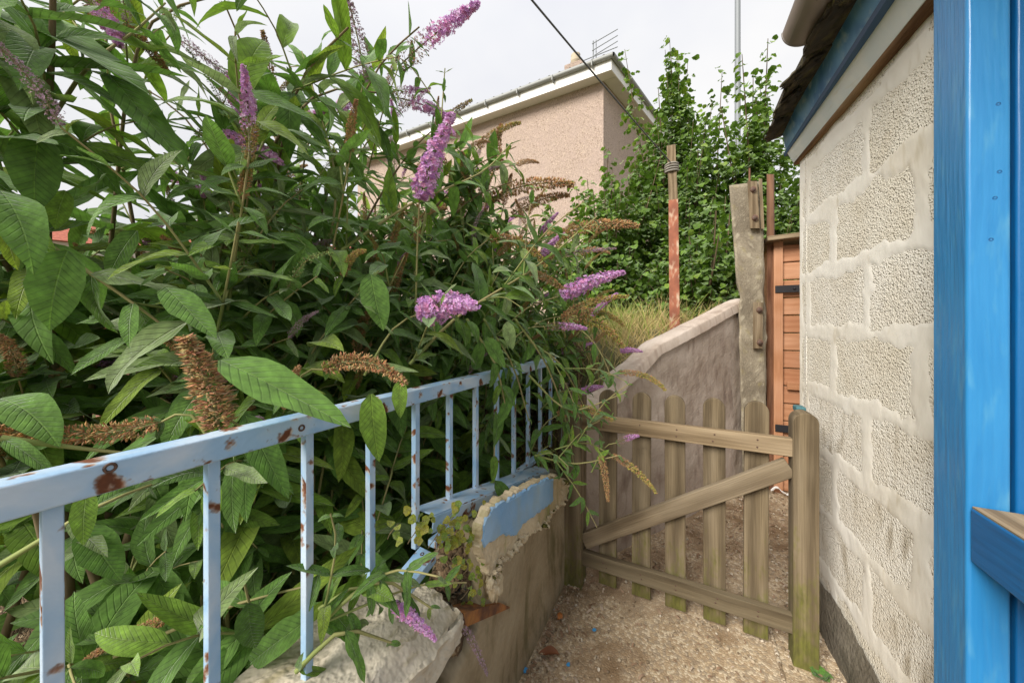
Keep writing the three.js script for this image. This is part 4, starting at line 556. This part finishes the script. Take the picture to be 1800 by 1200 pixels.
class Bush {
  constructor(name, label, base, seed) { this.o = thing(name, label, 'bush', base, 'buddleia bushes behind the railing'); this.R = rng(seed); this.L = new Leaves(LG, M.tints, M.leafTint); this.canes = []; this.twigs = []; this.nsp = 0; this.n = 0; }
  tint() { const r = this.R(); return r < .40 ? 0 : r < .56 ? 1 : r < .76 ? 2 : r < .88 ? 3 : r < .92 ? 4 : 5; }
  ok(p, spill) { const X = p.x, Z = -p.z; if (p.distanceTo(camera.position) < .5) return false; if (spill) return true; if (X > -.30 && p.y < 2.2) return false; if (X > -.62 && Z < 1.62 && p.y < 2.9) return false; if (Z < -.3) return false; return true; }
  leaf(p, d, len, opt = {}) { const R = this.R; const n = (opt.n || V3(.55, 1, .35)).clone().add(V3(R() - .5, R() - .5, R() - .5).multiplyScalar(opt.jit ?? .7)); const dn = d.clone().normalize(); n.addScaledVector(dn, -n.dot(dn)); if (n.length() < .1) n.set(.3, .2, .7); const tip = p.clone().addScaledVector(dn, len); if (!this.ok(p, opt.spill) || !this.ok(tip, opt.spill)) return; this.L.add(p, dn, n.normalize(), len, opt.w ?? (.8 + .5 * R()), opt.v ?? Math.floor(R() * 8), opt.t ?? this.tint(), opt.hero || 0); }
  // leafy stem through pts with opposite pairs of leaves
  stem(pts, r0, r1, opt = {}) {
    const R = this.R, cv = new THREE.CatmullRomCurve3(pts, false, 'centripetal'), len = cv.getLength(), sp = opt.sp || .085, n = Math.floor(len * (1 - (opt.start || 0)) / sp); let ph = R() * 6.28; const L0 = opt.leaf || .15;
    (opt.thick ? this.canes : this.twigs).push(tube(cv, r0, r1, opt.thick ? 8 : 5, Math.max(5, Math.min(24, Math.round(len / .06)))));
    for (let i = 0; i <= n; i++) { const t = (opt.start || 0) + (1 - (opt.start || 0)) * (i / Math.max(1, n)) * .97, p = cv.getPointAt(Math.min(1, t)), T = cv.getTangentAt(Math.min(1, t)); let a = V3().crossVectors(T, Math.abs(T.y) > .9 ? V3(1, 0, 0) : UP).normalize(); a.applyAxisAngle(T, ph); ph += 1.571 + (R() - .5) * .3;
      const f = (.55 + .6 * Math.sin(Math.PI * clamp(.18 + .72 * (i / Math.max(1, n))))) * (1 - .5 * (i / Math.max(1, n)) ** 3);
      for (const sgn of [1, -1]) { const d = a.clone().multiplyScalar(sgn).addScaledVector(T, .55 + .35 * R()).add(V3((R() - .5) * .4, -.2 - (opt.droop || .1) * 2 * R(), (R() - .5) * .4)).add(V3(.1, 0, .05)); if (R() < (opt.bare || .08)) continue; this.leaf(p, d, L0 * f * (.8 + .4 * R()), opt);
        if (opt.shoots && R() < opt.shoots && t < .93) { const dd = a.clone().multiplyScalar(sgn * .8).addScaledVector(T, .75).add(V3(0, .18, 0)).normalize(), l = .1 + .26 * R(), e = p.clone().addScaledVector(dd, l * .6).add(V3(0, .02, 0)), e2 = p.clone().addScaledVector(dd, l).add(V3((R() - .5) * .05, -.01, (R() - .5) * .05)); if (this.ok(e2, opt.spill)) { this.stem([p, e, e2], .0028, .0015, { sp: .05, leaf: L0 * .78, spill: opt.spill, start: .15 }); if (R() < (opt.flow ?? .3)) this.flower(e2, dd, .07 + .08 * R(), opt); } } } }
    return { tip: cv.getPointAt(1), T: cv.getTangentAt(1) };
  }
  flower(p, T, len, opt = {}) { const R = this.R; const r = R(), k = opt.kinds ? opt.kinds[Math.floor(R() * opt.kinds.length)] : r < .10 ? 'lilac' : r < .22 ? 'fading' : r < .62 ? 'brown' : r < .78 ? 'olive' : r < .9 ? 'mauve' : 'bud'; const d = T.clone().normalize().add(V3((R() - .5) * .3, -.12 * R(), (R() - .5) * .3)).normalize(), e = p.clone().addScaledVector(d, len); if (!this.ok(e, opt.spill)) return; spike(this.o, p, e, k, Math.floor(R() * 3), .8 + .4 * R()); this.nsp++; }
  done(single = 300) { const sub = (gs) => { const g = merged(gs); g.translate(-this.o.position.x, -this.o.position.y, -this.o.position.z); return g; };
    this.canes.forEach((g, i) => { g.translate(-this.o.position.x, -this.o.position.y, -this.o.position.z); part('cane', g, M.stemOld, this.o); }); if (this.twigs.length) { const t = part('twigs', sub(this.twigs), M.stem, this.o); t.userData.kind = 'stuff'; } this.L.build(this.o, single, 'foliage', this.R); }
}
const bushes = [
  new Bush('buddleia_bush', 'tall large leaved buddleia at the left edge behind the railing', W3(-1.5, .15, .25), 7),
  new Bush('buddleia_bush', 'dense buddleia with the big purple spike behind the middle railing', W3(-1.45, .15, 1.0), 21),
  new Bush('buddleia_bush', 'sprawling buddleia with olive seed spikes drooping over the gate corner', W3(-1.2, .3, 1.85), 33)];
// canes fanning out of the three stools
bushes.forEach((B, bi) => {
  const R = B.R, b = B.o.position, n = [17, 23, 23][bi];
  for (let k = 0; k < n; k++) {
    const X = lerp(-2.1, -.7, R() ** .65), Z = -b.z + (R() - .5) * (bi === 0 ? 1.5 : 1.25); let y = .8 + 1.4 * R() ** .8; if (k % 5 === 0) y = 1.95 + .4 * R();
    if (bi === 2) y = Math.min(y, 2.05 - .35 * sstep(-1.2, -.6, X)); if (bi === 0) y += .25 * sstep(-1, -1.8, X);
    const tip = W3(X, y, Z), root = b.clone().add(V3((R() - .5) * .5, 0, (R() - .5) * .5)); if (!B.ok(tip)) continue;
    const m1 = root.clone().lerp(tip, .4).add(V3(-.08, .22 * y, 0)), m2 = root.clone().lerp(tip, .78).add(V3(-.02, .16 * y, (R() - .5) * .12));
    const { tip: e, T } = B.stem([root, m1, m2, tip], .009 + .004 * R(), .0025, { thick: true, start: .3, sp: .1, leaf: .20 + .06 * R(), shoots: .24, flow: y > 1.2 ? .55 : .3, droop: .2 });
    B.flower(e, T, .13 + .12 * R());
  }
  if (bi < 2) for (let k = 0; k < 13; k++) { const tip = W3(-.98 + .28 * R(), 1.0 + .75 * R(), (bi ? .75 : .2) + .62 * R()), root = W3(-1.05 - .15 * R(), .25, -tip.z + (R() - .5) * .3); const e = B.stem([root, root.clone().lerp(tip, .55).add(V3(-.07, .1, 0)), tip], .006, .002, { start: .35, sp: .075, leaf: .16 + .05 * R(), shoots: .25, flow: .3, droop: .3, jit: .5, kinds: ['brown', 'brown', 'olive', 'bud', 'mauve'] }); if (R() < .6) B.flower(e.tip, e.T, .1 + .08 * R(), { kinds: ['brown', 'brown', 'olive', 'mauve', 'fading'] }); }
  if (bi === 1) for (let k = 0; k < 9; k++) { const tip = W3(-1.45 + .5 * R(), 1.75 + .42 * R(), 1.05 + .75 * R()), root = W3(-1.5, .2, 1.3 + .3 * R()); const e = B.stem([root, root.clone().lerp(tip, .5).add(V3(-.08, .15, 0)), tip], .008, .0022, { thick: true, start: .35, sp: .085, leaf: .17 + .05 * R(), shoots: .4, flow: .6, droop: .2 }); B.flower(e.tip, e.T, .14 + .1 * R()); }
  if (bi === 2) for (let k = 0; k < 26; k++) { const X = lerp(-1.5, -.36, R()), Z = lerp(1.62, 2.35, R()), y = lerp(.95, 1.95 - .5 * sstep(-.9, -.36, X), R() ** .7), tip = W3(X, y, Z), root = W3(lerp(-1.2, X, .5), .4, Z + .25 * (R() - .3)); const e = B.stem([root, root.clone().lerp(tip, .5).add(V3(-.06, .12, 0)), tip], .006, .002, { thick: true, start: .3, sp: .075, leaf: .12 + .04 * R(), shoots: .4, flow: .4, droop: .2, kinds: ['olive', 'brown', 'brown', 'fading', 'olive', 'mauve'] }); B.flower(e.tip, e.T.clone().add(V3(.6, .1, .1)), .12 + .1 * R(), { kinds: ['olive', 'brown', 'olive', 'lilac'] }); }
  // low growth filling the bed behind the bars
  for (let k = 0; k < 22; k++) { const Z = -b.z + (R() - .5) * 1.3, X = -.70 - 1.3 * R() ** 1.2, root = W3(X - .12, .12, Z), tip = W3(X + .08 * R(), .45 + .6 * R(), Z + (R() - .5) * .35); if (X + .1 > -.66) continue; B.stem([root, root.clone().lerp(tip, .55).add(V3(0, .05, 0)), tip], .004, .002, { start: .12, sp: .075, leaf: .19 + .06 * R(), shoots: .2, flow: 0, droop: .35 }); }
});

// named sprays: stem from inside the bush to the flower's foot, then the spike (pixels give the place seen from the path, s its distance)
const spray = (bi, a, b, kind, bend, fat, from, o = {}) => { const B = bushes[bi], A = at(...a), E = at(...b); if (from) { const F0 = at(...from), mid = F0.clone().lerp(A, .55).add(V3(0, .04, 0)); B.stem([F0, mid, A], .0036, .002, { sp: .07, leaf: o.leaf || .12, start: .1, spill: true, shoots: o.shoots || 0, flow: 0, droop: o.droop || .1, t: o.t }); } spike(B.o, A, E, kind, bend, fat, o.roll || 0); };
spray(1, [700, 118, 1.25], [842, 3, 1.2], 'fading', 0, 1.1, [640, 330, 1.45]); spray(1, [680, 150, 1.3], [700, 95, 1.25], 'olive', 0, 1.3, null);
spray(1, [737, 352, .95], [792, 196, .88], 'lilac', 0, 1.35, [730, 560, 1.0], { leaf: .1 });
spray(1, [742, 550, .92], [836, 520, .80], 'lilac', 0, 1.9, [640, 660, .85], { leaf: .15 });
spray(2, [985, 520, 1.55], [1098, 475, 1.5], 'lilac', 0, 1.2, [860, 600, 1.45]);
spray(2, [960, 574, 1.5], [1032, 575, 1.45], 'fading', 0, 1.3, [880, 620, 1.4]);
spray(0, [385, 752, .62], [338, 585, .56], 'brown', 0, 1.75, [440, 800, .7], { leaf: .1 });
spray(0, [282, 742, .60], [-30, 748, .52], 'brown', 1, .95, [380, 790, .62], { leaf: .09, roll: 3.0 });
spray(1, [570, 650, .78], [715, 682, .72], 'brown', 2, .95, [500, 720, .8]);
spray(0, [640, 140, 1.15], [610, -20, 1.1], 'mauve', 0, 1.4, [600, 360, 1.25]);
spray(0, [150, -10, .8], [215, 75, .78], 'fading', 0, 1.5, [40, 150, .8]); spray(0, [215, 40, .85], [300, 130, .9], 'brown', 0, 1.2, null);
spray(0, [390, 190, .95], [440, 85, .95], 'fading', 0, 1.3, [380, 420, 1.05]); spray(0, [300, 60, 1.1], [420, 150, 1.15], 'mauve', 0, 1.0, [240, 180, 1.1]);
spray(0, [390, 240, .95], [497, 287, .9], 'lilac', 0, 1.0, [300, 330, 1]); spray(0, [345, 230, .85], [425, 300, .85], 'bud', 0, 1.5, null);
spray(0, [270, 300, 1.15], [352, 335, 1.1], 'lilac', 0, .9, [160, 330, 1.15]); spray(0, [240, 410, 1.3], [288, 424, 1.25], 'lilac', 0, 1.6, [180, 420, 1.3]); spray(0, [415, 165, 1.2], [425, 225, 1.15], 'lilac', 0, 1.5, null);
spray(1, [520, 215, 1.3], [575, 190, 1.3], 'fading', 0, 1.5, [470, 330, 1.3]); spray(1, [690, 170, 1.4], [790, 205, 1.3], 'fading', 0, 1.1, [620, 260, 1.4]);
spray(2, [840, 260, 1.75], [912, 212, 1.7], 'olive', 1, 1.2, [760, 420, 1.8]); spray(2, [870, 300, 1.75], [880, 218, 1.75], 'brown', 0, 1.2, [830, 420, 1.8]);
spray(2, [860, 350, 1.8], [1010, 325, 1.75], 'brown', 1, 1.0, [760, 430, 1.8]); spray(2, [900, 380, 1.85], [1000, 340, 1.8], 'brown', 1, 1.1, [790, 470, 1.8]);
spray(2, [985, 415, 1.85], [1126, 402, 1.8], 'brown', 1, .9, [880, 470, 1.8]); spray(2, [990, 447, 1.9], [1085, 440, 1.85], 'mauve', 0, .7, [900, 500, 1.8]);
spray(2, [990, 555, 1.75], [1110, 528, 1.7], 'olive', 1, .8, [900, 610, 1.6]); spray(2, [985, 560, 1.65], [1095, 605, 1.6], 'olive', 2, 1.1, null); spray(2, [1010, 550, 1.7], [1100, 585, 1.7], 'olive', 2, .8, null);
spray(2, [1088, 655, 1.5], [1172, 700, 1.42], 'olive', 2, .75, [1000, 720, 1.45], { leaf: .08 });
spray(2, [980, 730, 1.38], [1074, 735, 1.32], 'olive', 2, 1.1, [930, 800, 1.4], { leaf: .09 });
spray(2, [1075, 800, 1.32], [1152, 872, 1.28], 'olive', 1, .85, [975, 790, 1.35], { leaf: .09, shoots: .2 }); spray(2, [1056, 800, 1.3], [1068, 882, 1.28], 'brown', 0, .9, null);
spray(2, [1085, 778, 1.36], [1122, 762, 1.36], 'fading', 0, 1.8, [1040, 830, 1.36], { leaf: .07 }); spray(2, [1020, 690, 1.5], [1060, 676, 1.48], 'lilac', 0, 1.6, [950, 720, 1.5]); spray(2, [1090, 616, 1.7], [1130, 616, 1.7], 'lilac', 0, 1.4, null);
spray(1, [690, 1062, .68], [768, 1124, .66], 'lilac', 0, 1.2, [560, 1070, .66], { leaf: .085, shoots: .3 }); spray(1, [815, 1100, .82], [856, 1188, .82], 'mauve', 0, .9, null);
spray(0, [290, 1090, .62], [150, 1160, .6], 'brown', 0, .9, null); spray(1, [700, 430, 1.2], [630, 480, 1.15], 'brown', 1, 1.3, [760, 560, 1.2]); spray(1, [420, 480, 1.0], [385, 400, 1.0], 'brown', 0, 1.4, [440, 620, 1.0]);
spray(2, [860, 420, 1.5], [960, 470, 1.45], 'olive', 2, 1.0, [780, 520, 1.5]); spray(2, [930, 480, 1.6], [1000, 520, 1.55], 'brown', 1, 1.0, [850, 560, 1.5]);
// leafy sprays hanging over the railing corner and the rubble
for (const [bi, pts, lf] of [[2, [[905, 560, 1.3], [960, 640, 1.35], [1000, 760, 1.38], [1010, 830, 1.38]], .11], [2, [[850, 560, 1.2], [900, 640, 1.25], [930, 740, 1.28]], .11], [2, [[930, 600, 1.35], [985, 640, 1.4], [1030, 720, 1.42]], .1], [2, [[820, 560, 1.1], [870, 640, 1.12], [890, 720, 1.15]], .11], [2, [[1000, 560, 1.6], [1050, 610, 1.6], [1085, 690, 1.55]], .09], [2, [[880, 640, 1.25], [870, 760, 1.22], [868, 850, 1.18]], .11], [2, [[930, 660, 1.3], [1000, 720, 1.32], [1100, 690, 1.3]], .08], [2, [[940, 800, 1.3], [1010, 815, 1.32], [1090, 800, 1.3]], .09], [1, [[560, 1100, .62], [660, 1020, .66], [760, 1070, .68]], .085], [1, [[520, 1180, .6], [600, 1110, .62], [690, 1130, .66]], .085], [0, [[-20, 1005, .5], [70, 950, .52], [170, 890, .55], [270, 850, .62]], .1], [0, [[40, 1230, .6], [230, 1140, .62], [420, 1060, .66], [540, 1030, .7]], .09], [0, [[0, 770, .5], [160, 790, .56], [260, 800, .6]], .1], [1, [[720, 640, .95], [800, 560, 1.0], [940, 470, 1.1], [1050, 380, 1.2]], .13], [1, [[600, 440, .95], [720, 360, 1.05], [850, 300, 1.2], [900, 250, 1.3]], .13], [0, [[20, 310, .7], [80, 225, .72], [160, 110, .75], [230, 60, .8], [290, 5, .85]], .16], [0, [[0, 370, .6], [115, 450, .62], [230, 530, .65], [310, 590, .68]], .15], [0, [[440, 620, .9], [480, 480, .92], [470, 380, .95], [440, 320, .95]], .14], [1, [[560, 520, 1.1], [590, 330, 1.15], [560, 190, 1.2], [530, 90, 1.2]], .13], [1, [[740, 420, 1.2], [770, 260, 1.25], [782, 120, 1.3]], .1]])
  bushes[bi].stem(pts.map(p => at(...p)), .005, .002, { sp: .08, leaf: lf, start: .02, spill: true, droop: .25, shoots: .12, flow: 0 });
// single large leaves that stand out: stalk, tip, distance, width, shape, tint
for (const [bi, a, b, s0, s1, w, v, t] of [[0, [-15, 15], [205, 80], .72, .62, 1.1, 0, 0], [0, [118, 440], [62, 568], .60, .56, 1.9, 0, 0], [0, [0, 335], [78, 412], .55, .5, 1.2, 1, 0], [0, [292, 505], [362, 578], .62, .58, 1.5, 0, 0], [0, [388, 632], [592, 728], .55, .50, 1.15, 0, 0], [0, [328, 566], [84, 692], .62, .56, .8, 1, 3], [1, [652, 482], [664, 572], .8, .76, 1.9, 0, 0], [1, [652, 692], [657, 808], .68, .64, 1.6, 0, 2], [1, [704, 668], [698, 732], .72, .7, 1.7, 0, 2], [0, [430, 728], [497, 868], .62, .58, 1.2, 0, 1], [0, [240, 405], [172, 482], .72, .7, 1.5, 0, 0], [0, [345, 430], [325, 508], .8, .78, 1.9, 0, 0], [0, [152, 862], [135, 955], .5, .47, 1.5, 0, 2], [0, [0, 240], [72, 236], .6, .58, 2.0, 0, 1], [0, [70, 235], [40, 355], .62, .6, 1.9, 0, 4], [0, [0, 35], [72, 108], .6, .55, .9, 1, 3], [0, [15, 110], [95, 200], .65, .6, 1.0, 1, 3], [0, [190, 130], [312, 262], .72, .68, 1.0, 0, 0], [0, [140, 345], [205, 312], .7, .68, 1.7, 3, 0], [0, [115, 335], [85, 395], .68, .66, 1.8, 0, 2], [1, [892, 565], [897, 612], .95, .93, 1.9, 0, 3], [1, [855, 592], [885, 645], 1.0, .98, 1.7, 0, 0], [1, [430, 390], [300, 420], .8, .78, 1.0, 2, 0], [1, [470, 410], [590, 440], .85, .82, .9, 1, 0], [0, [0, 700], [105, 725], .55, .52, 1.5, 1, 0], [0, [340, 700], [270, 790], .66, .64, 1.5, 0, 0], [1, [540, 1090], [400, 1185], .66, .6, 1.6, 1, 0], [1, [560, 1010], [530, 1080], .62, .6, 1.6, 0, 1], [0, [150, 925], [196, 1018], .52, .5, 1.9, 0, 1], [0, [435, 1060], [440, 1150], .6, .6, 1.9, 0, 4], [1, [870, 845], [905, 895], 1.1, 1.08, 1.7, 0, 4], [1, [905, 690], [870, 745], 1.15, 1.12, 1.3, 0, 1], [0, [430, 160], [535, 190], .8, .78, 1.2, 0, 0], [0, [560, 170], [600, 190], .85, .85, 1.6, 0, 1]]) {
  const A = at(...a, s0), E = at(...b, s1), d = E.clone().sub(A), n = camera.position.clone().sub(A).normalize().add(V3(.1, .9, 0)); bushes[bi].L.add(A, d, n.addScaledVector(d.clone().normalize(), -n.dot(d.clone().normalize())).normalize(), d.length() * 1.06, w, [0, 1, 6, 3][v] ?? 0, t, 9);
}
bushes.forEach(B => B.done(300));

// ---------------------------------------------------------------- hazel-like trees behind the wall
function hazel(label, px, s, topPy, spread, seed, nShoots, baseY = 1.05, lean = 0) {
  const r = ray(px, topPy), b = W3(r[0] * s, baseY, r[2] * s), H = EYE + r[1] * s - baseY, R = rng(seed), o = thing('hazel_tree', label, 'tree', b, 'green trees on the bank behind the wall'), L = new Leaves(HG, M.hTints, M.hazelTint); const tw = [], limbs = [];
  for (let k = 0; k < nShoots; k++) {
    const a = R() * 6.283, rr = spread * Math.sqrt(R()), prof = k < 6 ? 1 - .08 * k : .12 + .78 * (1 - (rr / spread) ** 1.6) * R() ** .55 + .08; const tip = b.clone().add(V3(Math.cos(a) * rr + lean * prof, H * clamp(prof, .08, 1), Math.sin(a) * rr)); const root = b.clone().add(V3((R() - .5) * .3, 0, (R() - .5) * .3)), m = root.clone().lerp(tip, .55).add(V3(Math.cos(a) * rr * .15, H * .03, Math.sin(a) * rr * .15)); const cv = new THREE.CatmullRomCurve3([root, m, tip]);
    if (k < 12) limbs.push(tube(cv, .022, .004, 6, 10)); else tw.push(tube(cv, .008, .003, 4, 8)); const len = cv.getLength(), n = Math.floor(len / .075);
    for (let i = 0; i <= n; i++) { const t = i / n; if (t < .12) continue; const p = cv.getPointAt(t), T = cv.getTangentAt(t), ns = t > .94 ? 1 : 2 + Math.floor(R() * 1.6); for (let q = 0; q < ns; q++) { const ph = R() * 6.283, d = V3(Math.cos(ph), (R() - .35) * .7, Math.sin(ph)).normalize(), tl = t > .8 ? .03 + .09 * R() : .08 + .22 * R(), nl = tl > .12 ? 4 : 2; for (let z = 0; z < nl; z++) { const f = (z + 1) / nl, lp = p.clone().addScaledVector(d, tl * f).add(V3((R() - .5) * .06, (R() - .5) * .05, (R() - .5) * .06)), ld = d.clone().add(V3((R() - .5) * 1.6, -.35 - .4 * R(), (R() - .5) * 1.6)).normalize(), nn = UP.clone().add(V3((R() - .5) * 1.1, 0, (R() - .5) * 1.1)); nn.addScaledVector(ld, -nn.dot(ld)).normalize(); const x = R(); L.add(lp, ld, nn, .06 + .04 * R(), 1, Math.floor(R() * 4), x < .4 ? 0 : x < .72 ? 1 : x < .9 ? 2 : 3); } } }
  }
  for (const g of limbs) { g.translate(-b.x, -b.y, -b.z); part('limb', g, M.bark, o); } if (tw.length) { const g = merged(tw); g.translate(-b.x, -b.y, -b.z); part('twigs', g, M.bark, o).userData.kind = 'stuff'; }
  L.build(o, 260, 'crown', R); return L.list.length;
}
console.log('hazel', hazel('tall bushy hazel with the highest shoot behind the clothes pole', 1200, 4.9, 25, 1.05, 61, 110), hazel('low spreading hazel in front of the pebbledash house', 1060, 4.7, 235, .95, 62, 80), hazel('hazel beside the outbuilding roof with upright shoots', 1340, 4.6, 95, .95, 63, 95), hazel('dark hazel low behind the leaning concrete post', 1230, 3.9, 330, .8, 64, 60));
{ // loose yellowish shrub next to the post
  const R = rng(9);
}

// ---------------------------------------------------------------- grass on the bank, weeds, toadflax
{
  const R = rng(71), bl = new THREE.BufferGeometry(); { const pos = [], idx = []; for (let i = 0; i <= 4; i++) { const t = i / 4, w = .5 * (1 - t * t), y = t, z = .55 * t * t; pos.push(-w, y, z, w, y, z); } for (let i = 0; i < 4; i++) { const a = i * 2; idx.push(a, a + 1, a + 2, a + 1, a + 3, a + 2); } bl.setAttribute('position', new THREE.Float32BufferAttribute(pos, 3)); bl.setIndex(idx); bl.computeVertexNormals(); const c = new Float32Array(pos.length).fill(1); bl.setAttribute('color', new THREE.BufferAttribute(c, 3)); }
  const n = 12000, im = new THREE.InstancedMesh(bl, M.grass, n); im.name = 'bank_grass'; const m4 = new THREE.Matrix4(), q = new THREE.Quaternion(), c = new THREE.Color();
  for (let i = 0; i < n; i++) { let X, Z; do { X = lerp(-2.2, 1.2, R()); Z = lerp(1.75, 6, R() ** 1.5); } while (side(X, Z) < .17); const dry = R() < .5 + .4 * sstep(.9, .2, side(X, Z)); const h = (.12 + .26 * R()) * (dry ? .9 : 1), w = .004 + .004 * R(); q.setFromEuler(new THREE.Euler((R() - .5) * (dry ? 1.5 : .7), R() * 6.283, (R() - .5) * (dry ? 1.5 : .7))); m4.compose(W3(X, groundH(X, Z) - .01, Z), q, V3(w, h, h)); im.setMatrixAt(i, m4); const k = .8 + .4 * R(); c.setRGB(...(dry ? [.56 * k, .44 * k, .19 * k] : [.30 * k, .38 * k, .07 * k])); im.setColorAt(i, c); }
  im.castShadow = im.receiveShadow = true; scene.add(im); tag(im, 'dry straw and green grass on the bank above the wall', 'grass', null, 'stuff');
}
{ // creeping toadflax in the broken gap
  const R = rng(88), o = thing('creeping_plant', 'small yellow green creeping plant in the broken gap of the wall', 'plant', W3(-.53, .5, .78)); const L = new Leaves(CG, [[.52, .62, .05], [.36, .55, .06], [.6, .58, .05]], null); L.m = [[.52, .62, .05], [.36, .55, .06], [.6, .58, .05]].map(c => { const m = M.leafTint[0].clone(); m.color = L3(...c); return m; }); const tw = [];
  for (const [px, py] of [[800, 905], [820, 925], [790, 940], [812, 960], [795, 900], [840, 930], [855, 950], [780, 925], [830, 990], [805, 985], [845, 1000], [800, 1010], [825, 1035], [850, 1050], [815, 1060], [700, 920], [735, 930], [745, 915], [775, 955], [790, 965], [770, 940], [860, 980], [868, 1060], [838, 900]]) { const s = -.5 - .03 * R(), c = onX(px, py, s); const pts = [c.clone().add(V3(-.03, -.04, 0)), c.clone().add(V3(-.01, -.015, .01)), c]; tw.push(tube(pts, .0012, .0008, 4, 5)); for (let i = 0; i < 6; i++) { const d = V3(.5 + R() * .5, R() - .3, R() - .5).normalize(), nn = V3(1, .9, .6).add(V3(R() - .5, R() - .5, R() - .5)); nn.addScaledVector(d, -nn.dot(d)).normalize(); L.add(c.clone().add(V3((R() - .3) * .02, (R() - .5) * .05, (R() - .5) * .05)), d, nn, .011 + .010 * R(), 1, Math.floor(R() * 2), Math.floor(R() * 3)); } }
  const g = merged(tw); g.translate(-o.position.x, -o.position.y, -o.position.z); part('stems', g, M.stemOld, o); L.build(o, 150, 'foliage', R);
}
{ // seedling at the foot of the right wall, ground cover seen far left
  const R = rng(14), gp = (px, py) => { const r = ray(px, py), s = -EYE / r[1]; return W3(r[0] * s, 0, r[2] * s); }; const o = thing('weed', 'small bright green weed at the foot of the cream wall', 'plant', gp(1442, 1192)); const L = new Leaves(CG, [[.12, .3, .04]], [(() => { const m = M.leafTint[0].clone(); m.color = L3(.2, .48, .06); return m; })()]); for (let i = 0; i < 9; i++) { const a = i * 2.4, d = V3(Math.cos(a), .9, Math.sin(a)).normalize(); const nn = UP.clone().addScaledVector(d, -d.y).normalize(); L.add(o.position.clone().add(V3(0, .005, 0)), d, nn, .03 + .012 * R(), .9, i % 2, 0); } L.build(o, 20, 'foliage', R);
  const gc = thing('ground_cover', 'light green ground cover plants beyond the bushes', 'ground cover', V3(0, 0, 0), null, 'stuff'); const L2 = new Leaves(HG, [[.2, .32, .05], [.28, .36, .06], [.12, .22, .04]], M.hazelTint); for (let i = 0; i < 2600; i++) { const X = lerp(-4.4, -2.4, R()), Z = lerp(-.2, 5, R()), y = Math.max(.62, groundH(X, Z)) + .28 * R() * (.5 + .5 * N(X * 2, Z * 2, 2)); if (N(X * 1.3, Z * 1.3, 7) < -.05) continue; const d = V3(R() - .5, R() * .6, R() - .5).normalize(), nn = UP.clone().addScaledVector(d, -d.y).normalize(); L2.add(W3(X, y, Z), d, nn, .05 + .04 * R(), 1, i % 4, i % 3); } L2.build(gc, 0, 'foliage', R);
}
renderer.render(scene, camera);
